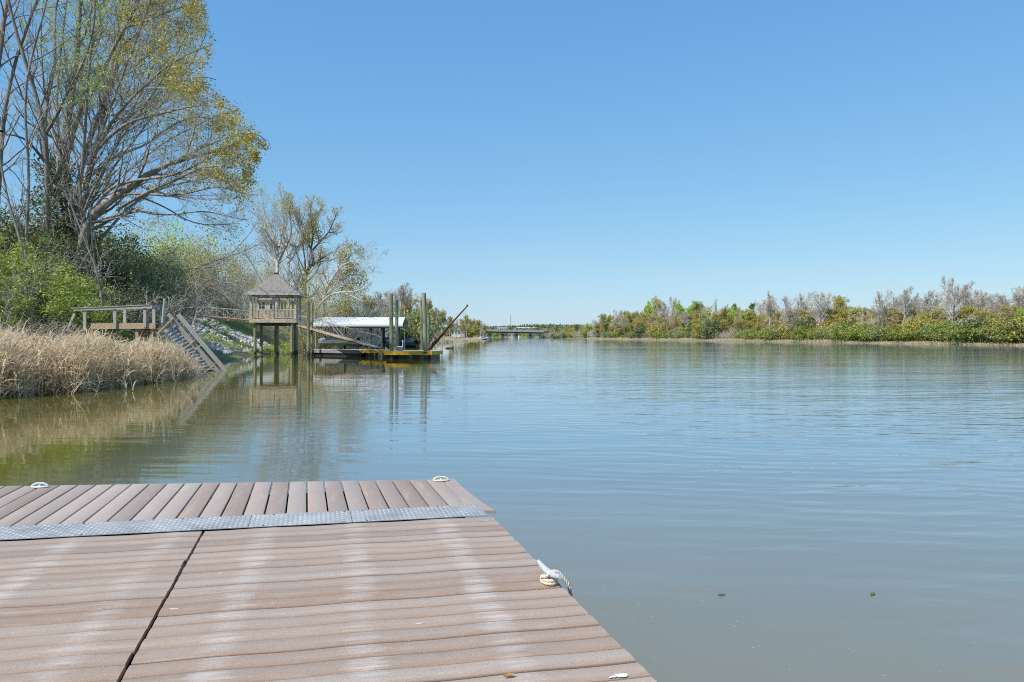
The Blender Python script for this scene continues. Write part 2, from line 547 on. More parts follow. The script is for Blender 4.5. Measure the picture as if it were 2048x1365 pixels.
def mat_deck(name, along, tone):
    """Weathered composite boards. along: direction of the boards in the ground plane; each board (mesh island) its own shade,
    bleached streaks along them and pale bands over the joists."""
    m, nt, b = nodes_of(name)
    ang = math.atan2(along[1], along[0])
    v = coords(nt, (1, 1, 1), rot=(0, 0, -ang))
    fine = nt.nodes.new("ShaderNodeMapping")
    fine.inputs["Scale"].default_value = (1.6, 42, 10)
    nt.links.new(v, fine.inputs[0])
    grain = noise(nt, fine.outputs[0], 2.2, 6, 0.65)
    g = nt.nodes.new("ShaderNodeNewGeometry")
    blot = noise(nt, v, 2.6, 5, 0.6)
    rnd = g.outputs["Random Per Island"]
    f = math_node(nt, 'ADD', math_node(nt, 'MULTIPLY', rnd, 0.50), math_node(nt, 'MULTIPLY', grain, 0.40))
    f = math_node(nt, 'ADD', f, math_node(nt, 'MULTIPLY', blot, 0.16))
    col = ramp(nt, f, [(0.30, tone[0]), (0.52, tone[1]), (0.74, tone[2])])
    greyed = math_node(nt, 'MULTIPLY', math_node(nt, 'FRACT', math_node(nt, 'MULTIPLY', rnd, 13.7)), 0.4)
    col = mixc(nt, greyed, col, (0.325, 0.285, 0.248))
    # dry bleached streaks, lengthwise
    sep = nt.nodes.new("ShaderNodeSeparateXYZ")
    nt.links.new(v, sep.inputs[0])
    st = nt.nodes.new("ShaderNodeMapping")
    st.inputs["Scale"].default_value = (1.3, 9.0, 1)
    nt.links.new(v, st.inputs[0])
    s = maprange(nt, noise(nt, st.outputs[0], 1.5, 5, 0.62), 0.56, 0.78)
    col = mixc(nt, math_node(nt, 'MULTIPLY', s, 0.5), col, tone[3])
    # pale, smoother bands over the joists underneath
    wav = math_node(nt, 'SINE', math_node(nt, 'ADD', math_node(nt, 'MULTIPLY', sep.outputs[0], 2 * math.pi / JOIST), JPH))
    wob = noise(nt, st.outputs[0], 3.0, 3)
    band = maprange(nt, math_node(nt, 'ADD', wav, math_node(nt, 'MULTIPLY', math_node(nt, 'SUBTRACT', wob, 0.5), 1.8)), 0.62, 1.25)
    brk = maprange(nt, noise(nt, v, 1.9, 4, 0.65), 0.40, 0.62, 0.45, 1.0)
    pb = maprange(nt, math_node(nt, 'FRACT', math_node(nt, 'MULTIPLY', rnd, 7.31)), 0.0, 1.0, 0.5, 1.0)
    band = math_node(nt, 'MULTIPLY', band, math_node(nt, 'MULTIPLY', brk, pb))
    if tone[4]:
        col = mixc(nt, math_node(nt, 'MULTIPLY', band, tone[4]), col, (0.66, 0.60, 0.54))
    # the edge of a board nearest the camera is browner, the crown paler
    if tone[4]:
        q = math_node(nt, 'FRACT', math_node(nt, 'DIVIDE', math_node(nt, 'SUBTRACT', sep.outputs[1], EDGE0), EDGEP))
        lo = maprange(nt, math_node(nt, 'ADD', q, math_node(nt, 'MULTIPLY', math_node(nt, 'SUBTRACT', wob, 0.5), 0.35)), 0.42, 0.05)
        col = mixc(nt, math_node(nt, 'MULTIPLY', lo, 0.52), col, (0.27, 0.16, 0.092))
        edge_line = maprange(nt, q, 0.085, 0.02)  # thin dark line painted along the edge to draw the gap between boards
        col = mixc(nt, math_node(nt, 'MULTIPLY', edge_line, 0.6), col, (0.09, 0.045, 0.03))
    # pale specks
    sp = maprange(nt, noise(nt, v, 55, 2, 0.5), 0.70, 0.78)
    col = mixc(nt, math_node(nt, 'MULTIPLY', sp, 0.45), col, (0.6, 0.56, 0.52))
    gr = noise(nt, v, 170, 2, 0.5)
    col = mixc(nt, 0.5, col, ramp(nt, gr, [(0.3, (0.30, 0.30, 0.30)), (0.7, (0.70, 0.70, 0.70))]), 'OVERLAY')
    nt.links.new(col, b.inputs["Base Color"])
    rr = maprange(nt, band, 0, 1, 0.62, 0.5)
    nt.links.new(rr, b.inputs["Roughness"])
    bump(nt, b, grain, 0.25, 0.004)
    return m


# ------------------------------------------------------------------ ground, water, hills
SH_L = np.array([(-300, -30), (0, -19), (20, -17.5), (24.5, -16.8), (29, -16.6), (33, -16.6), (40, -17.6), (45, -19.2), (52, -20.5), (60, -22), (71, -25), (77, -26.2), (91, -27.5), (110, -29), (143, -25), (200, -20), (300, -18.5),
                 (430, -17), (600, -24), (860, -38), (1100, -80), (1500, -300), (8000, -4000)], float)
SH_R = np.array([(-300, 60), (0, 80), (100, 104), (158, 105), (200, 101), (250, 94), (333, 82), (400, 72), (500, 58), (520, 54), (640, 46), (860, 42), (1100, 20), (1500, -160), (8000, -3000)], float)


def shoreL(y):
    return np.interp(y, SH_L[:, 0], SH_L[:, 1])


def shoreR(y):
    return np.interp(y, SH_R[:, 0], SH_R[:, 1])


def ground_z(x, y):
    x, y = np.asarray(x, float), np.asarray(y, float)
    sl = shoreL(y) - x
    sr = x - shoreR(y)
    a = np.interp(sl, [-8, -3, 0, 5, 9, 14, 30, 80, 400], [-2.2, -0.8, 0.02, 0.35, 1.2, 2.6, 5.5, 9, 14])
    b = np.interp(sl, [-8, -3, 0, 2, 8, 20, 60, 400], [-2.2, -0.8, 0.02, 0.7, 3.7, 5.2, 8, 14])
    b = b * np.interp(y, [190, 300], [1, .33])
    w = np.clip((y - 48) / 16, 0, 1)
    zl = a * (1 - w) + b * w
    zr = np.interp(sr, [-8, -3, 0, 3, 10, 100, 2000], [-2.2, -0.8, 0.02, 0.45, 0.9, 2.5, 6])
    z = np.maximum(zl, zr)
    z = z + np.where(z > 0.4, 0.22 * np.sin(x * 0.9 + 1.3 * np.sin(y * 0.37)) * np.sin(y * 0.8 + x * 0.21), 0)
    far = np.clip((y - 1450) / 400, 0, 1)
    return np.where(far > 0, np.maximum(z, far * 3 - 0.5), z)


def axis(parts):
    return np.unique(np.concatenate([np.arange(a, b, s) for a, b, s in parts]))


gx = axis([(-9000, -900, 900), (-900, -120, 60), (-120, -50, 5), (-50, -12, 0.8), (-12, 40, 6), (40, 130, 2.0), (130, 300, 15), (300, 900, 60), (900, 9001, 900)])
gy = axis([(-600, 0, 60), (0, 20, 4), (20, 115, 0.9), (115, 320, 4), (320, 1000, 15), (1000, 2000, 60), (2000, 16001, 1000)])
GX, GY = np.meshgrid(gx, gy)
GZ = ground_z(GX, GY)
nxg, nyg = len(gx), len(gy)
gi = (np.arange(nyg - 1)[:, None] * nxg + np.arange(nxg - 1)[None, :]).ravel()
mb = MB()
mb.add(np.stack([GX.ravel(), GY.ravel(), GZ.ravel()], 1), np.stack([gi, gi + 1, gi + 1 + nxg, gi + nxg], 1))


def mat_ground():
    m, nt, b = nodes_of('bank_soil')
    v = coords(nt)
    n1 = noise(nt, v, 0.22, 5, 0.6)
    n2 = noise(nt, v, 2.4, 6, 0.65)
    soil = ramp(nt, n2, [(0.3, (0.10, 0.075, 0.045)), (0.7, (0.27, 0.21, 0.13))])
    grass = ramp(nt, n2, [(0.3, (0.075, 0.13, 0.02)), (0.7, (0.20, 0.28, 0.045))])
    c = mixc(nt, maprange(nt, n1, 0.44, 0.56), soil, grass)
    nt.links.new(c, b.inputs["Base Color"])
    b.inputs["Roughness"].default_value = 0.95
    bump(nt, b, n2, 0.6, 0.15)
    return m


g_o = mb.build('ground', mat_ground(), smooth=True)
tag(g_o, kind='structure')


def mat_water():
    m, nt, b = nodes_of('river_water')
    tc = nt.nodes.new("ShaderNodeNewGeometry")

    def mp(sx, sy, rz=0.0):
        x = nt.nodes.new("ShaderNodeMapping")
        x.inputs["Scale"].default_value = (sx, sy, 1)
        x.inputs["Rotation"].default_value = (0, 0, rz)
        nt.links.new(tc.outputs["Position"], x.inputs[0])
        return x.outputs[0]
    def wave(lam, rz, dist, dscale):
        # a train of ripples of wavelength lam, its crests bent by the texture's own distortion
        x = nt.nodes.new("ShaderNodeTexWave")
        x.wave_type = 'BANDS'
        x.bands_direction = 'Y'
        x.inputs["Scale"].default_value = 2 * math.pi / (20 * lam)
        x.inputs["Distortion"].default_value = dist
        x.inputs["Detail"].default_value = 2
        x.inputs["Detail Scale"].default_value = dscale
        nt.links.new(mp(0.8, 1.0, rz), x.inputs["Vector"])
        return x.outputs[1]
    big = noise(nt, mp(0.6, 1.5, 0.12), 0.8, 3, 0.5, 0.4)
    mid = noise(nt, mp(0.8, 2.4, -0.16), 1.7, 3, 0.5, 0.3)
    fin = noise(nt, mp(1.0, 1.6, 0.3), 7.0, 2, 0.5)
    w1 = wave(0.46, 0.20, 6.0, 0.9)
    w2 = wave(1.25, -0.10, 6.0, 0.5)
    # sheltered water by the left bank is calmer; wind lanes and patches out in the river
    sep = nt.nodes.new("ShaderNodeSeparateXYZ")
    nt.links.new(tc.outputs["Position"], sep.inputs[0])
    lanes = noise(nt, mp(0.012, 0.05, 0.1), 1.0, 3, 0.5)
    patch = noise(nt, mp(0.05, 0.16, 0.15), 1.0, 3, 0.55)
    calm = maprange(nt, sep.outputs[0], -8, 3, 0.11, 1.0)
    reach = maprange(nt, sep.outputs[1], 14, 60, 1.0, 0.5)
    lane = math_node(nt, 'MULTIPLY', maprange(nt, lanes, 0.38, 0.62, 0.6, 1.15), maprange(nt, patch, 0.36, 0.64, 0.55, 1.3))
    k = math_node(nt, 'MULTIPLY', math_node(nt, 'MULTIPLY', calm, reach), lane)
    h = math_node(nt, 'ADD', math_node(nt, 'MULTIPLY', big, 0.034), math_node(nt, 'MULTIPLY', mid, 0.012))
    h = math_node(nt, 'ADD', h, math_node(nt, 'MULTIPLY', fin, 0.0008))
    h = math_node(nt, 'ADD', h, math_node(nt, 'MULTIPLY', w1, 0.0042))
    h = math_node(nt, 'ADD', h, math_node(nt, 'MULTIPLY', w2, 0.0055))
    h = math_node(nt, 'MULTIPLY', h, k)
    bp = nt.nodes.new("ShaderNodeBump")
    bp.inputs["Strength"].default_value = 1.0
    bp.inputs["Distance"].default_value = 1.0
    nt.links.new(h, bp.inputs["Height"])
    nt.links.new(bp.outputs[0], b.inputs["Normal"])
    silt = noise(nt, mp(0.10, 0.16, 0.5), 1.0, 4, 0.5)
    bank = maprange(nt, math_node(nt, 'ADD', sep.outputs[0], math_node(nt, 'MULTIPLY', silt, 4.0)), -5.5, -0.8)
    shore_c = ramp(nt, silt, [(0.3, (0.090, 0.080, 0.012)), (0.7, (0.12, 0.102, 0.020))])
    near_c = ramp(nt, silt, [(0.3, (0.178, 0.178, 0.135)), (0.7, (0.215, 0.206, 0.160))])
    sky_blue_c = ramp(nt, silt, [(0.3, (0.145, 0.210, 0.250)), (0.7, (0.168, 0.228, 0.258))])  # blue of the reflected sky painted into the mid-river body colour
    mid_c = mixc(nt, maprange(nt, math_node(nt, 'ADD', sep.outputs[1], math_node(nt, 'MULTIPLY', silt, 5.0)), 6.5, 17.0), near_c, sky_blue_c)
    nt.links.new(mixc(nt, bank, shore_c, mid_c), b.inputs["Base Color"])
    b.inputs["Roughness"].default_value = 0.03
    b.inputs["IOR"].default_value = 1.38
    return m


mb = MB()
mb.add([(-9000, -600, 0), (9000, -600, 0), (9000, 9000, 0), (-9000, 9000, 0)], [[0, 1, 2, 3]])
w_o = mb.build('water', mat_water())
tag(w_o, kind='structure')


def hz_hill(x, y):
    return np.interp(y, [1700, 2300, 3200, 4200], [0, 20, 38, 30]) * (0.82 + 0.12 * np.sin(x * 0.0031 + 1.1) + 0.10 * np.sin(x * 0.0083) + 0.05 * np.sin(x * 0.021 + y * 0.004))


hx = np.arange(-3600, 3601, 60)
hy = np.arange(1650, 4201, 75)
HX, HY = np.meshgrid(hx, hy)
HZZ = hz_hill(HX, HY)
gi = (np.arange(len(hy) - 1)[:, None] * len(hx) + np.arange(len(hx) - 1)[None, :]).ravel()
mb = MB()
mb.add(np.stack([HX.ravel(), HY.ravel(), HZZ.ravel()], 1), np.stack([gi, gi + 1, gi + 1 + len(hx), gi + len(hx)], 1))
hill_o = mb.build('hills', mat_mottled('hill_green', (0.05, 0.08, 0.03), (0.13, 0.16, 0.06), 0.02, 0.95, bmp=0), smooth=True)
tag(hill_o, kind='structure')

# ------------------------------------------------------------------ near floating dock (foreground)
DZ = 0.50
O = on_level(985, 1033, DZ)
U = np.array([math.cos(math.radians(12.2)), math.sin(math.radians(12.2)), 0])
Vd = np.array([-math.sin(math.radians(14.5)), math.cos(math.radians(14.5)), 0])
Mi = np.linalg.inv(np.stack([U[:2], Vd[:2]], 1))


def st_of(p):
    return Mi @ (np.asarray(p)[:2] - O[:2])


def dk(s, t, z=0.0):
    return O + U * s + Vd * t + np.array([0, 0, z])


JOIST = 0.66
# phase so that a pale band passes through the photo's band at (716, 1090)
_pb = on_level(716, 1090, DZ)
_ang = math.atan2(U[1], U[0])
JPH = math.pi / 2 - 2 * math.pi / JOIST * (math.cos(_ang) * _pb[0] + math.sin(_ang) * _pb[1])
PITCH = 0.150
EDGE0 = float(-math.sin(_ang) * (O - Vd * 0.004)[0] + math.cos(_ang) * (O - Vd * 0.004)[1])
EDGEP = float(PITCH * (-math.sin(_ang) * Vd[0] + math.cos(_ang) * Vd[1]))
M['deck_near'] = mat_deck('deck_near', U, ((0.248, 0.164, 0.112), (0.356, 0.256, 0.186), (0.425, 0.328, 0.252), (0.54, 0.44, 0.36), 0.64))
M['deck_far'] = mat_deck('deck_far', Vd, ((0.290, 0.205, 0.155), (0.372, 0.280, 0.225), (0.430, 0.342, 0.286), (0.53, 0.45, 0.385), 0.0))


def board(mbd, a0, a1, b0, b1, z, th=0.026, crown=0.0022, K=40, warp=None, sag=None):
    """A board whose one long edge runs a0->a1 and the other b0->b1 (ground points), with rounded edges and a slightly cupped top."""
    prof = [(0.0, -th), (0.0, -0.006), (0.012, -0.0018), (0.04, 0.0), (0.5, crown), (0.96, 0.0), (0.988, -0.0018), (1.0, -0.006), (1.0, -th)]
    n = len(prof)
    t = np.linspace(0, 1, K)
    A = np.asarray(a0)[None, :2] * (1 - t[:, None]) + np.asarray(a1)[None, :2] * t[:, None]
    B = np.asarray(b0)[None, :2] * (1 - t[:, None]) + np.asarray(b1)[None, :2] * t[:, None]
    zz = np.full(K, z)
    if sag is not None:
        zz = zz + sag(A)
    if warp is not None:
        zz = zz + warp(t)
    V = np.zeros((K, n, 3))
    for i, (w, dz) in enumerate(prof):
        V[:, i, :2] = A * (1 - w) + B * w
        V[:, i, 2] = zz + dz
    k = np.arange(K - 1)[:, None] * n
    j = np.arange(n)[None, :]
    j2 = (j + 1) % n
    F = np.stack([k + j, k + j2, k + n + j2, k + n + j], -1).reshape(-1, 4)
    base = mbd.n
    mbd.add(V.reshape(-1, 3), F)
    for kk in (0, K - 1):
        mbd.add(V[kk], (np.arange(n) if kk else np.arange(n)[::-1])[None, :])


rs = np.random.default_rng(11)


def joist_sag(A):
    q = A[:, 0] * math.cos(_ang) + A[:, 1] * math.sin(_ang)
    return 0.0022 * np.sin(q * 2 * math.pi / JOIST + JPH)


PITCH = 0.150
s_seam = 0.5 * (st_of(on_level(400, 1065, DZ))[0] + st_of(on_level(243, 1365, DZ))[0])
dock = thing('floating_dock', 'brown composite dock deck filling the foreground, boards running left to right', 'dock', loc=tuple(dk(-2, -3)), world_parts=True)
for bay in (0, 1):
    mbd = MB()
    for i in range(46):
        t1 = -0.004 - i * PITCH
        t0 = t1 - PITCH + 0.0045
        j1, j2 = rs.normal(0, 0.002, 2)
        if bay == 0:
            sa, sb = s_seam + 0.011 + abs(rs.normal(0, 0.003)), -0.004 + rs.normal(0, 0.0015)
        else:
            sa, sb = s_seam - 3.66, s_seam - 0.004 - abs(rs.normal(0, 0.003))
        dz = rs.normal(0, 0.0012)
        cr = 0.0036 + rs.normal(0, 0.0008)
        board(mbd, dk(sa, t0 + j1), dk(sb, t0 + j2), dk(sa, t1 + j1), dk(sb, t1 + j2), DZ + dz, crown=cr, sag=joist_sag, K=44)
    mbd.build('decking', M['deck_near'], dock, smooth=True)
mbd = MB()
for s_ in np.arange(-7.4, 0.0, JOIST):
    mbd.beam(dk(s_, -7.0, -0.10), dk(s_, 0.0, -0.10), 0.05, 0.13)
mbd.beam(dk(-0.05, -7.0, -0.11), dk(-0.05, 0.0, -0.11), 0.045, 0.16)
mbd.beam(dk(-7.9, -0.03, -0.11), dk(-0.1, -0.03, -0.11), 0.045, 0.16)
mbd.build('frame', M['wood_wet'], dock)
for s_ in (-6.6, -4.2, -1.2):
    for t_ in (-5.8, -3.4, -1.2):
        mbd = MB()
        mbd.box(dk(s_, t_, -0.42), (1.1, 1.3, 0.46), math.radians(14))
        mbd.build('pontoon_float', M['black_plastic'], dock)

# far section: boards run away from the camera
section = thing('dock_section', 'outer dock section with planks running away from viewer, beyond the metal plate', 'dock', loc=tuple(dk(-2, 1.2)), world_parts=True)
fa0, fa1 = on_level(885, 959.5, DZ), on_level(0, 973, DZ)
ne0 = dk(*st_of(on_level(939, 1011, DZ)))
fdir = (fa1 - fa0) / np.linalg.norm(fa1 - fa0)
pdir = -U
tn = 0.12
mbd = MB()
PF = 0.1685


def far_pt(k):
    return fa0 + fdir * PF * k


def near_pt(k):
    s0 = st_of(ne0)
    p = dk(s0[0], s0[1]) + pdir * PF * k
    q = far_pt(k)
    d = (p - q) / np.linalg.norm(p - q)
    return p + d * 0.22


for k in range(0, 44):
    gap = 0.0065
    fa, na = far_pt(k), near_pt(k)
    fb, nb = far_pt(k + 1), near_pt(k + 1)
    da = (fb - fa) / np.linalg.norm(fb - fa)
    jj = rs.normal(0, 0.004)
    ext = np.array([Vd[0], Vd[1], 0]) * jj
    amp = rs.normal(0, 0.0015)
    board(mbd, fa + da * gap + ext, na + da * gap, fb - da * gap + ext, nb - da * gap, DZ + rs.normal(0, 0.0008), crown=0.0012, K=16, warp=lambda t, a=amp: a * np.sin(t * 5))
# the outermost board at the right edge has sprung loose: its near end sticks out past the plate
e_f0, e_f1 = fa0 - fdir * 0.0065, on_level(909, 957.2, DZ)
e_n0, e_n1 = ne0 + np.array([0.02, -0.23, 0]), on_level(992, 1023, DZ)
K = 18
mb_e = MB()
tt = np.linspace(0, 1, K)
prof = [(0.0, -0.026), (0.0, -0.005), (0.05, 0.0), (0.95, 0.0), (1.0, -0.005), (1.0, -0.026)]
V = np.zeros((K, 6, 3))
for i, (w, dz) in enumerate(prof):
    A = e_f0[None] * (1 - tt[:, None]) + e_n0[None] * tt[:, None]
    B = e_f1[None] * (1 - tt[:, None]) + e_n1[None] * tt[:, None]
    B = B + np.array([0.028, 0, 0]) * (-np.sin(tt * math.pi))[:, None] * 0.8
    V[:, i] = A * (1 - w) + B * w
    V[:, i, 2] = DZ + dz + 0.001 + 0.006 * tt ** 3
k_ = np.arange(K - 1)[:, None] * 6
j_ = np.arange(6)[None, :]
F = np.stack([k_ + j_, k_ + (j_ + 1) % 6, k_ + 6 + (j_ + 1) % 6, k_ + 6 + j_], -1).reshape(-1, 4)
mb_e.add(V.reshape(-1, 3), F)
mb_e.f.append(np.array([[(K - 1) * 6 + i for i in range(6)]]))
mb_e.m.append(np.zeros(1, dtype=np.int32))
mb_e.f.append(np.array([[5, 4, 3, 2, 1, 0]]))
mb_e.m.append(np.zeros(1, dtype=np.int32))
mbd.build('decking', M['deck_far'], section, smooth=True)
eb = mb_e.build('edge_board', [M['deck_far']], section, smooth=False)
tag(eb, 'loose warped edge board sticking out past the metal plate')
mbd = MB()
for t_ in (0.46, 0.95, 1.42):
    mbd.beam(dk(-7.6, t_, -0.10), dk(-0.14, t_ - 0.02, -0.10), 0.045, 0.14)
mbd.build('frame', M['wood_wet'], section)
for s_ in (-6.6, -4.2, -1.6):
    mbd = MB()
    mbd.box(dk(s_, 0.95, -0.42), (1.3, 0.8, 0.46), math.radians(13))
    mbd.build('pontoon_float', M['black_plastic'], section)

# checker plates over the joint
t_pl = st_of(on_level(975, 1010.5, DZ))[1]
S_END = [(-0.035, st_of(on_level(702, 1033, DZ))[0]), (st_of(on_level(702, 1033, DZ))[0], st_of(on_level(500, 1045, DZ))[0]), (st_of(on_level(500, 1045, DZ))[0], -7.5)]
PLAB = ['short checker plate of bright metal at the right end of the joint', 'middle checker plate of the row covering the dock joint', 'long checker plate running out of frame on the left']
for (sa, sb), lab in zip(S_END, PLAB):
    pt = thing('checker_plate', lab, 'metal plate', 'checker plates covering the dock joint', loc=tuple(dk(sa, 0.1)), world_parts=True)
    mbd = MB()
    z0, z1 = 0.005, 0.0095
    c = [dk(sa - 0.002, 0.004), dk(sb + 0.002, 0.004), dk(sb + 0.002, t_pl), dk(sa - 0.002, t_pl)]
    mbd.add([p + np.array([0, 0, z]) for z in (z0, z1) for p in c], BOXF[:, ::-1])
    mbd.build('sheet', M['plate'], pt)
    # raised lozenges, alternately turned
    mbd = MB()
    mbd_z = z1
    cs = np.arange(sb + 0.02, sa - 0.02, 0.036)
    rows = np.arange(0.022, t_pl - 0.01, 0.036)
    CS, RW = np.meshgrid(cs, rows)
    alt = ((np.arange(len(rows))[:, None] + np.arange(len(cs))[None, :]) % 2).ravel()
    cen = O[None] + U[None] * CS.ravel()[:, None] + Vd[None] * RW.ravel()[:, None]
    dirv = np.where(alt[:, None] > 0, (U * 0.92 + Vd * 0.38)[None], (U * 0.92 - Vd * 0.38)[None])
    prp = np.stack([-dirv[:, 1], dirv[:, 0], np.zeros(len(dirv))], 1)
    up = np.array([0, 0, 1.0])
    n = len(cen)
    V = np.stack([cen - dirv * 0.018 + up * z1, cen + prp * 0.0055 + up * z1, cen + dirv * 0.018 + up * z1, cen - prp * 0.0055 + up * z1, cen - dirv * 0.006 + up * (z1 + 0.0032), cen + dirv * 0.006 + up * (z1 + 0.0032)], 1)
    b6 = np.arange(n)[:, None] * 6
    mbd.add(V.reshape(-1, 3), np.vstack([b6 + np.array([[3, 2, 5, 4]]), b6 + np.array([[4, 5, 2, 1]])]))
    mbd.f.append(np.vstack([b6 + np.array([[0, 3, 4]]), b6 + np.array([[0, 4, 1]])]))
    mbd.m.append(np.zeros(2 * n, dtype=np.int32))
    mbd.build('tread_pattern', M['plate_worn'], pt)
    for q in np.arange(sb + 0.10, sa - 0.05, 0.62):
        for tq in (0.03, t_pl - 0.03):
            sc_ = MB()
            sc_.lathe(dk(q + rs.normal(0, 0.03), tq, z1), [(0.009, 0.0), (0.009, 0.003), (0.005, 0.0045), (0.0005, 0.0046)], 10)
            sc_.build('screw', M['bolt'], pt)


# low oval dock cleats on the outer edge
def oval_cleat(px, py, mat, label, ang):
    p = on_level(px, py, DZ + 0.005)
    o = thing('dock_cleat', label, 'cleat', loc=tuple(p), rz=ang)
    o.scale = (.92, .92, .92)
    b_ = MB()
    b_.lathe((0, 0, 0), [(0.001, 0.0), (0.088, 0.0), (0.090, 0.004), (0.086, 0.009), (0.070, 0.012), (0.001, 0.0125)], 32, sx=1.0, sy=0.55)
    b_.build('base', mat, o, smooth=True)
    b_ = MB()
    xs = np.linspace(-0.082, 0.082, 25)
    zs = 0.033 * (1 - (np.abs(xs) / 0.082) ** 3.4) + 0.006
    b_.tube(np.stack([xs, np.zeros(25), zs], 1), 0.0095 + 0.004 * (np.abs(xs) / 0.082) ** 2, 10)
    b_.build('arch_bar', mat, o, smooth=True)
    b_ = MB()
    b_.lathe((0, 0, 0.008), [(0.019, 0.0), (0.013, 0.008), (0.012, 0.018), (0.016, 0.027)], 14)
    b_.build('pillar', mat, o, smooth=True)


oval_cleat(80, 974.5, M['white_plastic'], 'white plastic oval cleat on the outer dock edge at far left', math.radians(4))
oval_cleat(882, 961.5, M['cream_paint'], 'cream oval cleat at the right corner of the outer dock edge', math.radians(4))

# horn cleat with rope at the right edge
cp = on_level(1098, 1166, DZ + 0.004)
ct = st_of(cp)
cl = thing('horn_cleat', 'grey galvanised horn cleat on the right dock edge, rope round its foot', 'cleat', loc=tuple(cp), rz=math.radians(14.5 + 90 + 6))
b_ = MB()
b_.lathe((0, 0, 0), [(0.001, 0), (0.055, 0), (0.055, 0.006), (0.04, 0.012), (0.001, 0.013)], 20, sx=1.15, sy=0.55)
b_.build('base', M['galv'], cl, smooth=True)
for sx in (-1, 1):
    b_ = MB()
    b_.tube([(sx * 0.034, 0, 0.008), (sx * 0.030, 0, 0.03), (sx * 0.026, 0, 0.05)], [0.014, 0.011, 0.013], 10)
    b_.build('leg', M['galv'], cl, smooth=True)
b_ = MB()
xs = np.linspace(-0.16, 0.16, 21)
b_.tube(np.stack([xs, np.zeros(21), 0.060 + 0.022 * (np.abs(xs) / 0.16) ** 1.8], 1), 0.021 - 0.009 * (np.abs(xs) / 0.16) ** 1.2, 12)
b_.build('horn', M['galv'], cl, smooth=True)
th = np.linspace(0, 4 * math.pi + 1.0, 70)
rx = 0.060 - 0.004 * th / 12
path = np.stack([np.cos(th) * rx, np.sin(th) * rx * 0.66, 0.011 + 0.017 * np.clip((th - 5.2) / 2.2, 0, 1)], 1)
end = path[-1]
tail = np.array([end + (-0.03, 0.02, 0.012), (-0.040, 0.030, 0.050), (-0.052, 0.005, 0.085), (-0.062, -0.030, 0.080), (-0.075, -0.058, 0.045), (-0.085, -0.085, 0.010), (-0.09, -0.10, -0.05), (-0.09, -0.105, -0.3)])
rp = thing('mooring_rope', 'cream rope coiled round the horn cleat and dropping over the edge', 'rope', loc=tuple(cp), rz=math.radians(14.5 + 90 + 6))


def smooth_path(pts, n=60):
    pts = np.asarray(pts, float)
    d = np.r_[0, np.cumsum(np.linalg.norm(np.diff(pts, axis=0), axis=1))]
    q = np.linspace(0, d[-1], n)
    out = np.stack([np.interp(q, d, pts[:, i]) for i in range(3)], 1)
    for _ in range(3):
        out[1:-1] = (out[:-2] + 2 * out[1:-1] + out[2:]) / 4
    return out


def strands(b_, P, rad=0.0105, pitch=0.05):
    P = np.asarray(P, float)
    d = np.r_[0, np.cumsum(np.linalg.norm(np.diff(P, axis=0), axis=1))]
    n = max(20, int(d[-1] / 0.006))
    q = np.linspace(0, d[-1], n)
    P = np.stack([np.interp(q, d, P[:, i]) for i in range(3)], 1)
    T = norm(np.gradient(P, axis=0))
    A = norm(np.cross(T, np.array([0.13, 0.21, 0.97])))
    B = np.cross(T, A)
    for k in range(3):
        a = (q / pitch * 2 * math.pi + k * 2 * math.pi / 3)[:, None]
        b_.tube(P + (A * np.cos(a) + B * np.sin(a)) * rad * .5, rad * .56, 7)


b_ = MB()
strands(b_, path)
b_.build('coil', M['rope'], rp, smooth=True)
b_ = MB()
strands(b_, smooth_path(np.vstack([path[-3:], tail]), 60))
b_.build('loose_end', M['rope'], rp, smooth=True)


# small litter: a curled leaf on the boards, a bird dropping, specks afloat
def small_leaf(name, p, size, mat, label, cat, rz, curl=0.4, group=None):
    b_ = MB()
    n = 9
    t = np.linspace(-1, 1, n)
    w = 0.33 * (1 - t ** 2) ** 0.8 + 0.01
    V = np.zeros((n, 3, 3))
    V[:, 0] = np.stack([t, -w, curl * w + 0.25 * curl * t ** 2], 1)
    V[:, 1] = np.stack([t, 0 * w, 0.25 * curl * t ** 2], 1)
    V[:, 2] = np.stack([t, w, curl * w * 1.3 + 0.25 * curl * t ** 2], 1)
    k = np.arange(n - 1)[:, None] * 3
    j = np.arange(2)[None]
    b_.add(V.reshape(-1, 3) * size, np.stack([k + j, k + 3 + j, k + 4 + j, k + 1 + j], -1).reshape(-1, 4))
    o = b_.build(name, mat)
    o.location = p
    o.rotation_euler = (0, 0, rz)
    tag(o, label, cat, group)


small_leaf('fallen_leaf', on_level(1018, 1354, DZ + 0.008), 0.028, M['dry_leaf'], 'small curled brown leaf lying on the deck near the bottom edge', 'leaf', 0.4, 0.9)
small_leaf('floating_leaf', on_level(1443, 1190, 0.006), 0.035, M['drift'], 'tiny dark leaf afloat off the dock edge, nearer the dock', 'leaf', 0.2, 0.3)
small_leaf('floating_leaf', on_level(1745, 1188, 0.006), 0.045, M['leaf_dark'], 'tiny dark green leaf afloat further out from the dock', 'leaf', 0.9, 0.3)
b_ = MB()
for dx, dy, r in ((0, 0, 0.022), (-0.035, -0.012, 0.010), (-0.05, -0.02, 0.006), (0.015, 0.010, 0.012), (-0.022, 0.006, 0.008)):
    c = on_level(1243, 1351, DZ + 0.004)
    b_.lathe(c + np.array([dx, dy, 0]), [(r, 0), (r * 0.7, 0.0016), (0.0004, 0.002)], 10, sx=1.2, sy=0.8)
o = b_.build('bird_dropping', M['white_paint'])
tag(o, 'white bird dropping splashed on the deck near the bottom right corner', 'dropping')
